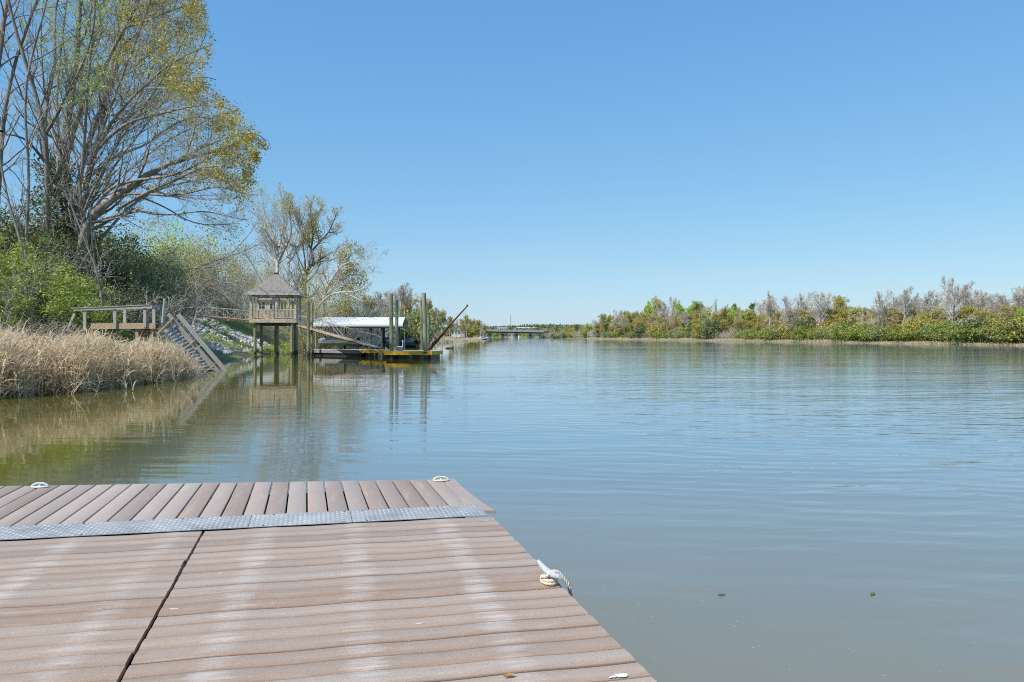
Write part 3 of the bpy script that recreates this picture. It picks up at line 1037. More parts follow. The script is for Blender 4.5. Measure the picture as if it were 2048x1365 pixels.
for px, py, k in ((838, 1247, 0.022), (440, 1147, 0.018), (345, 1218, 0.022), (184, 1191, 0.02), (973, 1041, 0.02)):
    b_ = MB()
    c = on_level(px, py, DZ + 0.003)
    k *= .62
    b_.lathe(c, [(k, 0), (k * 0.7, 0.001), (0.0004, 0.0013)], 9, sx=1.5, sy=0.45)
    b_.lathe(c + np.array([k * 1.6, k * 0.25, 0]), [(k * 0.45, 0), (k * 0.3, 0.001), (0.0004, 0.0013)], 8, sx=1.2, sy=0.5)
    o = b_.build('bird_dropping', M['fleck'])
    tag(o, 'small dried white fleck of bird dropping on the brown boards', 'dropping', 'dried flecks on the dock boards')


rs2 = np.random.default_rng(17)
n_ = 260
sy = rs2.uniform(2.6, 7.5, n_)
sx = 0.35 + rs2.uniform(0, 1, n_) ** 1.5 * 3.2 + (4.2 - sy) * .25
edge = np.array([st_of((a, b))[0] for a, b in zip(sx, sy)])
sx, sy = sx[edge > 0.1], sy[edge > 0.1]
b_ = MB()
leaves(b_, np.stack([sx, sy, np.full(len(sx), 0.004)], 1), 0.008, rs2, .8, 0, 30.0)
o = b_.build('floating_specks', M['fleck'])
tag(o, 'fine pale specks drifting on the water beside the dock', 'specks', kind='stuff')

# ------------------------------------------------------------------ left bank: broken pier
def beams(name, mat, parent, segs, w, h, up=(0, 0, 1), **k):
    b_ = MB()
    for a, b in segs:
        b_.beam(a, b, w, h, up)
    return b_.build(name, mat, parent)


YP = 42.0
YB = 44.2
pier = thing('wooden_pier', 'old weathered wooden pier platform with railing behind the reeds', 'pier', loc=tuple(at(250, 690, YP)), world_parts=True)
b_ = MB()
b_.beam(at(182, 653.5, YP), at(311, 652.5, YP), 0.05, 0.29)
b_.build('fascia', M['wood_tan'], pier)
b_ = MB()
for i in range(26):
    x0 = 165 + i * 5.8
    a, b = at(x0, 647.6, YP + 0.05), at(x0 + 12, 647.6, YP)
    b_.beam(np.array([a[0], YP + 0.03, 2.66]), np.array([a[0] + 0.5, YB, 2.66]), 0.145, 0.035)
b_.build('decking', M['wood_grey'], pier)
for x, y0, y1 in ((170, 614, 662), (230, 613, 658), (290, 611, 655)):
    beams('rail_post', M['wood_grey'], pier, [(at(x, y0, YP - 0.08), at(x, y1, YP - 0.08))], 0.15, 0.10, (0, 1, 0))
for x, y0, y1 in ((190, 621, 648), (250, 620, 648), (308, 619, 690)):
    beams('rail_post', M['wood_grey'], pier, [(at(x, y0, YB), at(x, y1, YB))], 0.15, 0.10, (0, 1, 0))
b_ = MB()
b_.beam(at(147, 619.5, YP - 0.16), at(304, 613.5, YP - 0.16), 0.045, 0.15)
b_.beam(at(146, 617, YP - 0.14), at(301, 610.2, YP - 0.14), 0.16, 0.04)
b_.build('handrail', M['wood_grey'], pier)
b_ = MB()
b_.beam(at(165, 620, YB + 0.1), at(319, 614.5, YB + 0.1), 0.045, 0.14)
b_.beam(at(303, 614.0, YP + 0.1), at(320, 614.2, YB), 0.05, 0.17)
b_.build('handrail', M['wood_grey'], pier)
beams('brace', M['wood_grey'], pier, [(at(149, 628, YP - 0.2), at(134, 663, YP - 0.3))], 0.12, 0.06, (0, 1, 0))
for x, Y in ((275, YP + 0.15), (287, YB - 0.2), (305, YP + 0.15), (300, YB), (190, YP + 0.2), (200, YB)):
    beams('leg', M['wood_tan'], pier, [(at(x, 658, Y), np.array([at(x, 658, Y)[0] - 0.05, Y, -0.3]))], 0.15, 0.15, (0, 1, 0))

stair = thing('collapsed_stair', 'collapsed wooden stair tilting from the pier down into the water', 'stairs', loc=tuple(at(400, 740, 42.4)), world_parts=True)
nA, nB = at(322, 666, 41.6), at(402, 744, 42.2)
fA, fB = at(345, 652, 43.4), at(424, 742, 43.7)
beams('stringer', M['wood_grey'], stair, [(nA, nB)], 0.05, 0.30, (0.6, 0, 0.8))
beams('stringer', M['wood_grey'], stair, [(fA, fB)], 0.05, 0.28, (0.6, 0, 0.8))
for i in range(15):
    t = 0.02 + i / 15.0
    a, b = nA * (1 - t) + nB * t, fA * (1 - t) + fB * t
    beams('tread', M['wood_grey'], stair, [(a + np.array([0.03, 0.03, 0.02]), b + np.array([0.03, 0, 0.02]))], 0.21, 0.035, (0.58, 0, 0.81))
beams('handrail', M['wood_grey'], stair, [(at(336, 628, 41.5), at(438, 745, 42.1))], 0.06, 0.19, (0.6, 0, 0.8))
beams('handrail', M['wood_grey'], stair, [(at(356, 629, 43.3), at(452, 743, 43.6))], 0.07, 0.24, (0.6, 0, 0.8))
for a, b, Y in (((346, 638), (315, 668), 41.45), ((388, 683), (353, 711), 41.75), ((427, 732), (408, 746), 42.05), ((358, 647), (338, 664), 43.3), ((405, 688), (383, 708), 43.5)):
    beams('rail_post', M['wood_tan'], stair, [(at(*a, Y), at(*b, Y + 0.02))], 0.07, 0.14, (0, 1, 0))

b_ = MB()
b_.tube([at(325, 650, 46), at(327, 624, 46), at(329.5, 598, 46)], [0.075, 0.075, 0.075], 12)
o = b_.build('steel_pile', M['steel'], smooth=True)
tag(o, 'grey steel pipe post standing between the pier railing and the collapsed stair', 'post')


# ------------------------------------------------------------------ gazebo on stilts
GR = math.radians(9.0)
g_front = at(546, 640, 78.8)
gw = 4.55
gcx, gcy = g_front[0] - math.sin(GR) * gw / 2, g_front[1] + math.cos(GR) * gw / 2
gaz = thing('gazebo', 'square wooden gazebo with grey shingled roof standing on stilts over the water', 'gazebo', loc=(gcx, gcy, 0), rz=GR)
hw = gw / 2
ZF, ZB, ZR, ZE, ZA = 3.72, 3.35, 4.75, 6.35, 8.55
b_ = MB()
b_.box((0, 0, ZF - 0.03), (gw, gw, 0.06))
b_.build('floor', M['wood_beige'], gaz)
b_ = MB()
for s in (-1, 1):
    b_.box((0, s * hw, (ZF - 0.06 + ZB) / 2), (gw + 0.1, 0.06, ZF - 0.06 - ZB))
    b_.box((s * hw, 0, (ZF - 0.06 + ZB) / 2), (0.06, gw - 0.07, ZF - 0.06 - ZB))
b_.build('floor_frame', M['wood_beige'], gaz)
for x, y in ((-hw, -hw), (hw, -hw), (-hw, hw), (hw, hw), (0, -hw), (0, hw), (-hw, 0), (hw, 0)):
    b_ = MB()
    s = 0.22 if abs(x) + abs(y) > hw * 1.5 else 0.14
    ztop = ZE
    b_.box((x * 0.965, y * 0.965, (ZF + ztop) / 2), (s, s, ztop - ZF))
    b_.build('post', M['wood_beige'], gaz)
for k in range(4):
    b_ = MB()
    a = k * math.pi / 2
    ca, sa = math.cos(a), math.sin(a)

    def rr_(x, y):
        return (x * ca - y * sa, x * sa + y * ca)
    for zz, hh in ((ZR - 0.04, 0.08), (ZF + 0.12, 0.07)):
        p = rr_(0, -hw * 0.965)
        b_.box((p[0], p[1], zz), (gw * 0.93, 0.07, hh), a)
    for x in np.arange(-hw + 0.22, hw - 0.15, 0.135):
        if abs(x) < 0.09:
            continue
        p = rr_(x, -hw * 0.965)
        b_.box((p[0], p[1], (ZF + 0.15 + ZR - 0.08) / 2), (0.075, 0.045, ZR - 0.08 - ZF - 0.15), a)
    b_.build('railing', M['wood_beige'], gaz)
b_ = MB()
for s in (-1, 1):
    b_.box((0, s * hw * 0.965, ZE - 0.14), (gw, 0.1, 0.26))
    b_.box((s * hw * 0.965, 0, ZE - 0.14), (0.1, gw - 0.35, 0.26))
b_.build('header_beam', M['wood_tan'], gaz)
ov = 0.42
b_ = MB()
e = hw + ov
zt = ZE - 0.02
nseg = 6
rings = []
for i in range(nseg + 1):
    t = i / nseg
    h = e * (1 - t) + 0.14 * t
    z = zt + (ZA - zt) * (t ** 1.12)
    rings.append([(-h, -h, z), (h, -h, z), (h, h, z), (-h, h, z)])
V = np.array(rings).reshape(-1, 3)
F = []
for i in range(nseg):
    for j in range(4):
        F.append([i * 4 + j, i * 4 + (j + 1) % 4, (i + 1) * 4 + (j + 1) % 4, (i + 1) * 4 + j])
F.append([nseg * 4 + j for j in range(4)])
b_.add(V, F)
b_.build('roof', M['shingle'], gaz)
b_ = MB()
b_.box((0, 0, ZA + 0.04), (0.46, 0.46, 0.14))
b_.build('roof_cap', M['dark_metal'], gaz)
b_ = MB()
for s in (-1, 1):
    b_.box((0, s * (e + 0.015), zt - 0.06), (2 * e + 0.06, 0.03, 0.18))
    b_.box((s * (e + 0.015), 0, zt - 0.06), (0.03, 2 * e - 0.003, 0.18))
b_.box((0, 0, zt - 0.07), (2 * e - 0.05, 2 * e - 0.05, 0.03))
b_.build('fascia', M['siding'], gaz)
for x, y, r in ((-hw * .8, -hw * .85, 0.16), (-hw * .75, hw * .5, 0.16), (0.0, 0.1, 0.24), (hw * .82, -hw * .9, 0.17), (hw * .84, hw * .3, 0.19), (-hw * .1, hw * .9, 0.17), (hw * .8, hw * .95, 0.16)):
    b_ = MB()
    b_.tube([(x, y, -2.2), (x, y, 1.5), (x, y, ZB - 0.002)], [r, r * 0.97, r * 0.93], 12)
    b_.build('leg', M['pile_green'], gaz, smooth=True)
b_ = MB()
b_.beam((hw * .82, -hw * .9, ZB - 0.15), (-hw * .8, -hw * .85, ZB - 0.15), 0.09, 0.26)
b_.build('joist', M['wood_wet'], gaz)
b_ = MB()
b_.beam((hw * .84, hw * .3, ZB - 0.17), (-hw * .75, hw * .5, ZB - 0.17), 0.09, 0.26)
b_.build('joist', M['wood_wet'], gaz)


# walkway from the bank to the gazebo and ramp from the gazebo to the float: trussed gangways
def gangway(name, label, A, B, width_vec, deck_mat, nbay, hgt, sagz=0.0):
    A, B = np.asarray(A), np.asarray(B)
    g = thing(name, label, 'gangway', 'trussed gangways of the gazebo landing', loc=tuple(A), world_parts=True)
    W = np.asarray(width_vec)
    b_ = MB()
    b_.beam(A + W / 2, B + W / 2, np.linalg.norm(W) - .02, 0.05)
    b_.build('decking', deck_mat, g)
    for side in (0, 1):
        o_ = W * (1 if side else 0)
        b_ = MB()
        pts = [A + (B - A) * i / nbay + o_ for i in range(nbay + 1)]
        up = np.array([0, 0, hgt])
        b_.beam(A + o_ - [0, 0, 0.07], B + o_ - [0, 0, 0.07], 0.06, 0.11)
        b_.build('chord', M['rusty'] if deck_mat is M['wood_tan'] else M['steel'], g)
        b_ = MB()
        b_.beam(A + o_ + up, B + o_ + up, 0.05, 0.05)
        for i in range(nbay + 1):
            b_.beam(pts[i], pts[i] + up, 0.035, 0.035)
        for i in range(nbay):
            if i % 2 == 0:
                b_.beam(pts[i], pts[i + 1] + up, 0.035, 0.035)
            else:
                b_.beam(pts[i] + up, pts[i + 1], 0.035, 0.035)
        b_.build('truss_rail', M['truss'], g)
    return g


gangway('gangway', 'level trussed walkway from the bank to the left side of the gazebo', at(368, 628, 81), at(499, 641, 80.2), (0.25, 1.3, 0), M['wood_tan'], 6, 0.95)
gangway('gangway', 'sloping trussed ramp from the gazebo down to the floating landing', at(597, 652, 78.5), at(757, 697.0, 67.6), (0.14, 0.85, 0), M['wood_tan'], 7, 1.05)

# ------------------------------------------------------------------ floating landing with pilings
land = thing('floating_landing', 'low floating landing with orange timber sides and black floats below gazebo', 'dock', loc=tuple(on_level(800, 716)), world_parts=True)
# walkway part: dark section then orange section, then the wider head
wA, wB, wC = on_level(622, 711.5), on_level(722, 714), on_level(778, 715)
zt_ = 0.66


def slab(a, b, depth, z0, z1, mat, name, m=None):
    d = (b - a)
    d[2] = 0
    q = np.array([-d[1], d[0], 0]) / np.linalg.norm(d)
    if q[1] < 0:
        q = -q
    b_ = MB()
    V = []
    for z in (z0, z1):
        for p in (a, b, b + q * depth, a + q * depth):
            V.append((p[0], p[1], z))
    b_.add(V, BOXF)
    return b_.build(name, mat, land)


slab(wA.copy(), wB.copy(), 1.9, 0.30, 0.60, M['grey_side'], 'side_panel')
slab(wA + np.array([0.1, 0.12, 0]), wB + np.array([0, 0.12, 0]), 1.6, -0.3, 0.299, M['black_plastic'], 'pontoon_float')
slab(wA + np.array([-.02, -.03, 0]), wB + np.array([0.03, -.03, 0]), 1.96, 0.601, 0.65, M['wood_beige'], 'decking')
slab(wB + np.array([0.05, 0.02, 0]), wC.copy(), 1.9, 0.36, 0.645, M['orange'], 'side_panel')
slab(wB + np.array([0.07, .06, 0]), wC + np.array([0, .06, 0]), 1.8, 0.646, 0.67, M['wood_beige'], 'decking')
hA, hB = on_level(768, 719), on_level(864, 719.5)
slab(hA.copy(), hB.copy(), 3.6, 0.37, 0.685, M['orange'], 'side_panel')
slab(hA + np.array([.06, .06, 0]), hB + np.array([-.06, .06, 0]), 3.46, 0.686, 0.71, M['wood_beige'], 'decking')
for f0, f1 in ((0.03, 0.20), (0.30, 0.40), (0.58, 0.66), (0.83, 0.97)):
    p, q = hA + (hB - hA) * f0, hA + (hB - hA) * f1
    slab(p + np.array([0, 0.35, 0]), q + np.array([0, 0.35, 0]), 2.9, -0.25, 0.369, M['black_plastic'], 'pontoon_float')
for f in (0.15, 0.5, 0.85):
    p = wB + (wC - wB) * f
    slab(p + np.array([0, 0.3, 0]), p + np.array([0.22, 0.3, 0]), 1.2, -0.25, 0.359, M['black_plastic'], 'pontoon_float')
# handrail frame at the ramp foot
b_ = MB()
for a, b in ((on_level(731, 714.5), 0),):
    p = a + np.array([0, 0.3, 0.66])
b_.beam(at(717, 700, 67.3), at(752, 674, 67.3), 0.05, 0.05)
b_.beam(at(752, 674, 67.3), at(763, 674, 67.3), 0.05, 0.05)
b_.beam(at(763, 674, 67.3), at(750, 698, 67.3), 0.05, 0.05)
b_.build('ramp_guard', M['galv'], land)

# things on the landing
bx = thing('dock_box', 'small grey box with a pale lid standing on the landing between pilings', 'dock box', loc=tuple(at(798, 700.5, 65.2)), world_parts=True)
c = at(799, 695.5, 65.2)
b_ = MB()
b_.box((c[0], c[1], 0.70 + 0.17), (0.42, 0.35, 0.34))
b_.build('body', M['grey_side'], bx)
b_ = MB()
b_.box((c[0], c[1], 0.70 + 0.34 + 0.035), (0.46, 0.39, 0.06))
b_.build('lid', M['white_paint'], bx)
b_ = MB()
c = at(805.5, 700, 65.3)
b_.tube([(c[0], c[1], 0.70), (c[0], c[1], 0.70 + 0.75)], 0.03, 8)
b_.tube([(c[0], c[1], 1.45), (c[0], c[1], 1.62)], [0.05, 0.045], 8)
o = b_.build('bollard_light', M['white_paint'])
tag(o, 'thin white post standing on the landing beside the grey box', 'post')


def piling(px, ytop, ybase_px, Y, r, label):
    base, top = at(px[0], ybase_px, Y), at(px[1], ytop, Y)
    b_ = MB()
    pts = np.array([np.array([base[0], Y, -2.2]), base, base * 0.5 + top * 0.5, top])
    b_.tubes(pts[None], np.array([[r * 1.05, r * 1.03, r, r * 0.97]]), 16, 0, True)
    o = b_.build('mooring_piling', M['pile_green'], smooth=False)
    for p in o.data.polygons:
        p.use_smooth = len(p.vertices) == 4
    tag(o, label, 'piling', 'green timber pilings of the landing')


piling((783.5, 782), 588, 718, 65.3, 0.175, 'tallest green piling at the left front of the orange landing')
piling((851.5, 848), 587, 719, 64.7, 0.180, 'tall leaning green piling at the right front corner of the orange landing')
piling((793, 793.5), 600, 700, 70.6, 0.165, 'shorter piling just behind the tall left one on the landing')
piling((845, 842), 600, 702, 70.0, 0.150, 'shorter pale piling just left of the leaning corner piling')
piling((857, 857), 635, 700, 74.0, 0.13, 'low thin piling behind the right corner of the landing')
piling((616.5, 616.5), 604, 712, 76.0, 0.15, 'dark piling beside the right wall of the gazebo')
piling((623.5, 624.5), 608, 712, 77.5, 0.12, 'thinner pale piling beside the gangway top, second from the gazebo')
b_ = MB()
for px, r in ((783.5, 0.25), (851.5, 0.25)):
    Yp = 65.3 if px < 800 else 64.7
    c = on_level(px, 719)
    c = at(px, 704, Yp)
    th = np.linspace(0, 2 * math.pi, 17)
    b_.tube(np.stack([c[0] + r * np.cos(th), Yp + r * np.sin(th), np.full(17, 0.60)], 1), 0.035, 6)
b_.build('piling_hoop', M['dark_metal'], land, smooth=True)

bm_ = thing('lift_boom', 'long rusty boom pole leaning out from the landing over the water', 'boom', loc=tuple(at(853, 703, 65.5)), world_parts=True)
b_ = MB()
b_.tube([at(853, 703, 65.6), at(894, 657, 65.0), at(934, 613, 64.4)], [0.10, 0.095, 0.05], 10)
b_.build('pole', M['rusty'], bm_, smooth=True)
b_ = MB()
b_.tube([at(857, 704, 65.7), at(888, 668, 65.2), at(900, 652, 65)], [0.05, 0.05, 0.04], 8)
b_.build('strut', M['rusty'], bm_, smooth=True)
b_ = MB()
tip = at(935, 611, 64.4)
b_.tube([tip - [0.06, 0, 0.08], tip + [0.03, 0, 0.05]], [0.09, 0.06], 8)
b_.build('pulley', M['dark_metal'], bm_, smooth=True)
for px in (927.5, 931.5):
    b_ = MB()
    a = at(px, 616 + (934 - px), 64.4)
    b_.tube([a, (a[0], a[1], 2.2), (a[0] + 0.05, a[1], -0.4)], 0.008, 4)
    b_.build('hoist_line', M['dark_metal'], bm_)

# driftwood
b_ = MB()
c = on_level(900, 697.5)
b_.tube(c + np.array([(-0.75, 0, 0.02), (-0.4, 0.02, 0.13), (0.0, 0, 0.07), (0.2, 0.05, 0.03)]), [0.05, 0.14, 0.09, 0.05], 8)
b_.tube(c + np.array([(0.0, 0, 0.02), (0.3, 0.02, 0.12), (0.5, 0, 0.18), (0.62, 0.02, 0.42)]), [0.06, 0.15, 0.12, 0.04], 8)
o = b_.build('driftwood', M['drift'], smooth=True)
tag(o, 'dark lump of driftwood floating in mid river right of the boom', 'driftwood')

# ------------------------------------------------------------------ boathouse with boats
bh = thing('boathouse', 'open boathouse with a long white metal roof on dark posts', 'boathouse', loc=tuple(on_level(714, 703)), world_parts=True)
xL, xR = -25.3, -13.85
Yf, Yr, Yk = 97.0, 100.2, 103.4
ze, zr = 3.42, 4.42
b_ = MB()
n = 60
for (ya, za, yb, zb) in ((Yf, ze, Yr, zr), (Yr, zr, Yk, ze)):
    xs = np.linspace(xL, xR, n)
    off = 0.03 * (np.arange(n) % 3 == 0)
    inset = 0.0
    V = np.vstack([np.stack([xs, np.full(n, ya), za + off], 1), np.stack([xs * 0.985 - 0.3 + 0.0, np.full(n, yb), zb + off], 1)])
    j = np.arange(n - 1)
    b_.add(V, np.stack([j, j + 1, n + j + 1, n + j], 1))
b_.build('roof', M['white_roof'], bh)
b_ = MB()
b_.box(((xL + xR) / 2, Yf - 0.02, ze - 0.10), (xR - xL + 0.1, 0.05, 0.24))
b_.box(((xL + xR) / 2, Yk + 0.02, ze - 0.10), (xR - xL + 0.1, 0.05, 0.24))
b_.build('fascia', M['white_roof'], bh)
b_ = MB()
b_.box(((xL + xR) / 2, Yf + 0.4, ze - 0.30), (xR - xL - 0.2, 0.12, 0.14))
b_.box(((xL + xR) / 2, Yk - 0.4, ze - 0.30), (xR - xL - 0.2, 0.12, 0.14))
for x in np.linspace(xL + 0.4, xR - 0.4, 6):
    b_.beam((x, Yf + 0.4, ze - 0.2), (x, Yr, zr - 0.15), 0.06, 0.12)
    b_.beam((x, Yk - 0.4, ze - 0.2), (x, Yr, zr - 0.15), 0.06, 0.12)
b_.build('rafters', M['wood_grey'], bh)
for px, Y, mt in ((741, Yf + .4, 'wood_wet'), (763.5, Yf + .4, 'wood_wet'), (768, Yk - .4, 'wood_wet'), (798, Yf + .5, 'dark_metal'), (809, Yk - .4, 'white_paint'), (632, Yf + .4, 'pile_green'), (650, Yk - .4, 'wood_wet'), (690, Yk - .4, 'wood_wet'), (742, Yk - .4, 'wood_wet')):
    x = at(px, 690, Y)[0]
    b_ = MB()
    ztop = ze - 0.37 if px != 809 else ze - 0.1
    b_.tube([(x, Y, -2.0), (x, Y, ztop)], 0.14 if mt != 'white_paint' else 0.07, 10)
    b_.build('post', M[mt], bh, smooth=True)


def boat(L, Bm, Hh, hull_mat, label, loc, rz, cover=None, motor=True, shield=True, group='boats under the boathouse'):
    o = thing('moored_boat', label, 'boat', group, loc=loc, rz=rz)
    n = 13
    t = np.linspace(0, 1, n)
    half = Bm / 2 * np.clip(1 - (np.clip(t - 0.45, 0, 1) / 0.55) ** 2.2, 0.02, 1)
    keel = Hh * (0.02 + 0.55 * np.clip(t - 0.6, 0, 1) ** 2 / 0.16)
    keel = np.minimum(keel, Hh * 0.85)
    sheer = Hh * (0.92 + 0.22 * t ** 2)
    V = []
    for i in range(n):
        x = (t[i] - 0.5) * L
        V.append([(x, -half[i], sheer[i]), (x, -half[i] * 0.9, keel[i] + (sheer[i] - keel[i]) * 0.45), (x, 0, keel[i]), (x, half[i] * 0.9, keel[i] + (sheer[i] - keel[i]) * 0.45), (x, half[i], sheer[i]), (x, half[i] * .86, sheer[i] * 0.99), (x, 0, sheer[i] * (0.62 if i < 8 else 0.97)), (x, -half[i] * .86, sheer[i] * 0.99)])
    V = np.array(V).reshape(-1, 3)
    F = []
    for i in range(n - 1):
        for j in range(8):
            F.append([i * 8 + j, i * 8 + (j + 1) % 8, (i + 1) * 8 + (j + 1) % 8, (i + 1) * 8 + j])
    F2 = [[j for j in range(7, -1, -1)]]
    b_ = MB()
    b_.add(V, F)
    b_.f.append(np.array(F2))
    b_.m.append(np.zeros(1, dtype=np.int32))
    b_.build('hull', hull_mat, o)
    if shield:
        b_ = MB()
        b_.add([(0.05 * L, -Bm * .4, Hh * .98), (0.16 * L, -Bm * .22, Hh), (0.16 * L, Bm * .22, Hh), (0.05 * L, Bm * .4, Hh * .98), (0.0, -Bm * .36, Hh * 1.55), (0.08 * L, -Bm * .2, Hh * 1.55), (0.08 * L, Bm * .2, Hh * 1.55), (0.0, Bm * .36, Hh * 1.55)],
               [[0, 1, 5, 4], [1, 2, 6, 5], [2, 3, 7, 6]])
        b_.build('windshield', M['glass_dark'], o)
    if cover is not None:
        b_ = MB()
        m_ = 9
        q = np.linspace(-0.47, 0.30, m_) * L
        hh = Hh * (1.02 + 0.42 * np.sin(np.linspace(0.15, 1, m_) * math.pi))
        V = []
        for i in range(m_):
            V.append([(q[i], -Bm * .5, Hh * 0.93), (q[i], -Bm * .25, hh[i]), (q[i], Bm * .25, hh[i]), (q[i], Bm * .5, Hh * .93)])
        F = [[i * 4 + j, (i + 1) * 4 + j, (i + 1) * 4 + j + 1, i * 4 + j + 1] for i in range(m_ - 1) for j in range(3)]
        b_.add(np.array(V).reshape(-1, 3), F)
        b_.build('canvas_cover', cover, o, smooth=True)
    if motor:
        b_ = MB()
        b_.lathe((-L / 2 - 0.28, 0, Hh * 0.75), [(0.02, 0.62), (0.16, 0.58), (0.2, 0.4), (0.19, 0.1), (0.1, 0.0), (0.07, -0.7), (0.09, -0.75), (0.02, -0.9)], 10, sx=1.25, sy=0.9)
        b_.build('outboard_motor', M['black_plastic'], o, smooth=True)
    return o


def set_boat(px, Y, z, **k):
    p = at(px, 690, Y)
    return boat(loc=(p[0], p[1], z), **k)


set_boat(672, 99.5, 0.75, L=4.4, Bm=1.9, Hh=0.75, hull_mat=M['white_paint'], label='white boat under a pale canvas cover at the left of the boathouse', rz=0.2, cover=M['siding'], motor=False, shield=False)
set_boat(722, 100.5, 0.55, L=5.4, Bm=2.0, Hh=0.8, hull_mat=M['siding'], label='grey boat behind the ramp foot under the white roof', rz=3.3, cover=M['white_roof'], motor=True)
set_boat(781, 104.5, 0.25, L=4.6, Bm=2.0, Hh=1.0, hull_mat=M['white_paint'], label='white motorboat with dark outboard moored right of the boathouse posts', rz=-1.3, cover=M['white_roof'])
set_boat(806, 118, 0.15, L=4.8, Bm=2.0, Hh=1.0, hull_mat=M['navy'], label='dark motorboat poking out beyond the right end of the boathouse', rz=2.8, cover=M['navy'])
for px, py, Y, mt, lab in ((742, 673.5, 128, 'blue_tarp', 'blue drum on the bank seen under the white roof'), (775, 669.5, 138, 'teal', 'teal drum on the bank seen right of the dark posts')):
    b_ = MB()
    c = at(px, py, Y)
    b_.lathe(c - np.array([0, 0, 0.55]), [(0.02, 0), (0.36, 0.0), (0.38, 0.1), (0.36, 0.32), (0.38, 0.36), (0.36, 0.4), (0.38, 0.72), (0.36, 0.95), (0.02, 0.96)], 14)
    gz = float(ground_z(c[0], c[1]))
    b_.box((c[0], c[1], (c[2] - 0.55 + gz) / 2 - 0.1), (0.5, 0.4, max(0.1, c[2] - 0.55 - gz + 0.2)), 0, 0)
    o = b_.build('storage_drum', M[mt], smooth=False)
    tag(o, lab, 'drum')

# floating log boom lying on the water's edge by the boathouse: low jetty with posts behind the gazebo
for px in (641.5, 653):
    pass


# ------------------------------------------------------------------ houses, marina, bridge, mast
def house(name, label, px0, px1, ybase, yeave, yridge, Y, wall, roof, depth=7.0, wins=3, group=None, winm='glass_dark', wy=(0.25, 0.8)):
    a, b = at(px0, ybase, Y), at(px1, ybase, Y)
    ze_, zr_ = at(0, yeave, Y)[2], at(0, yridge, Y)[2]
    zb = a[2]
    w = b[0] - a[0]
    o = thing(name, label, 'house', group, loc=((a[0] + b[0]) / 2, Y + depth / 2, zb))
    b_ = MB()
    gz = float(ground_z((a[0] + b[0]) / 2, Y)) - zb - 0.5
    lo = min(-0.3, gz)
    b_.box((0, 0, (ze_ - zb + lo) / 2), (w, depth, ze_ - zb - lo))
    b_.build('wall', M[wall], o)
    b_ = MB()
    h = ze_ - zb + 0.01
    r = zr_ - zb
    ovx, ovy = 0.04 * w, 0.4
    b_.add([(-w / 2 - ovx, -depth / 2 - ovy, h), (w / 2 + ovx, -depth / 2 - ovy, h), (w / 2 + ovx, depth / 2 + ovy, h), (-w / 2 - ovx, depth / 2 + ovy, h), (-w * 0.38, 0, r), (w * 0.38, 0, r)],
           [[0, 1, 5, 4], [2, 3, 4, 5]])
    b_.f.append(np.array([[1, 2, 5], [3, 0, 4]]))
    b_.m.append(np.zeros(2, dtype=np.int32))
    b_.v.append(np.zeros((0, 3)))
    b_.add([(-w / 2 - ovx, -depth / 2 - ovy, h - 0.15), (w / 2 + ovx, -depth / 2 - ovy, h - 0.15), (w / 2 + ovx, -depth / 2 - ovy, h - .003), (-w / 2 - ovx, -depth / 2 - ovy, h - .003)], [[0, 1, 2, 3]])
    b_.build('roof', M[roof], o)
    H_ = ze_ - zb
    for i in range(wins):
        x = (-0.5 + (i + 0.5) / wins) * w
        ww = w / wins * 0.62
        f = MB()
        z0, z1 = H_ * wy[0], H_ * wy[1]
        y = -depth / 2
        for (cx, cz, sx, sz) in ((x, z0, ww + .2, .1), (x, z1, ww + .2, .1), (x - ww / 2, (z0 + z1) / 2, .1, z1 - z0 - .1), (x + ww / 2, (z0 + z1) / 2, .1, z1 - z0 - .1), (x, (z0 + z1) / 2, .07, z1 - z0 - .1)):
            f.box((cx, y - 0.03, cz), (sx, 0.08, sz))
        wf = f.build('window', M['white_paint'], o)
        g_ = MB()
        g_.box((x, y - 0.005, (z0 + z1) / 2), (ww - .1, 0.03, z1 - z0 - .1))
        g_.build('pane', M[winm], wf)
    return o


house('bank_house', 'grey-roofed house with dark windows seen through the open gazebo', 513, 600, 640, 600.5, 583, 125, 'siding', 'shingle', 8, 4, wy=(0.45, 0.92))
house('bank_house', 'small white house on the bank above the boathouse roof', 676, 698, 640, 622, 612, 175, 'white_paint', 'concrete', 6, 2)
house('marina_building', 'flat pale building with a brick wing on the far left shore', 903, 921, 671, 661, 659.2, 420, 'siding', 'concrete', 9, 3)
house('marina_building', 'low brown brick building beside the pale one on the far left shore', 921.5, 929, 672, 663.5, 662, 418, 'brick_far', 'concrete', 8, 2)
house('hill_building', 'long white building on the wooded hill behind the bridge, left one', 991, 1016, 661, 656.7, 655.6, 1500, 'white_paint', 'white_roof', 20, 6)
house('hill_building', 'second long pale building on the hill behind the bridge, right one', 1031, 1071, 660, 656.4, 655, 1550, 'cream_paint', 'white_roof', 20, 8)
house('hill_building', 'reddish brick block seen low between the bridge piers', 1017, 1027, 673, 665.5, 663.5, 1000, 'brick_far', 'brick_far', 15, 3)
house('hill_building', 'white block seen low beneath the bridge deck, beside the reddish one', 1031, 1039, 674, 666.5, 665, 1010, 'white_paint', 'concrete', 15, 3)

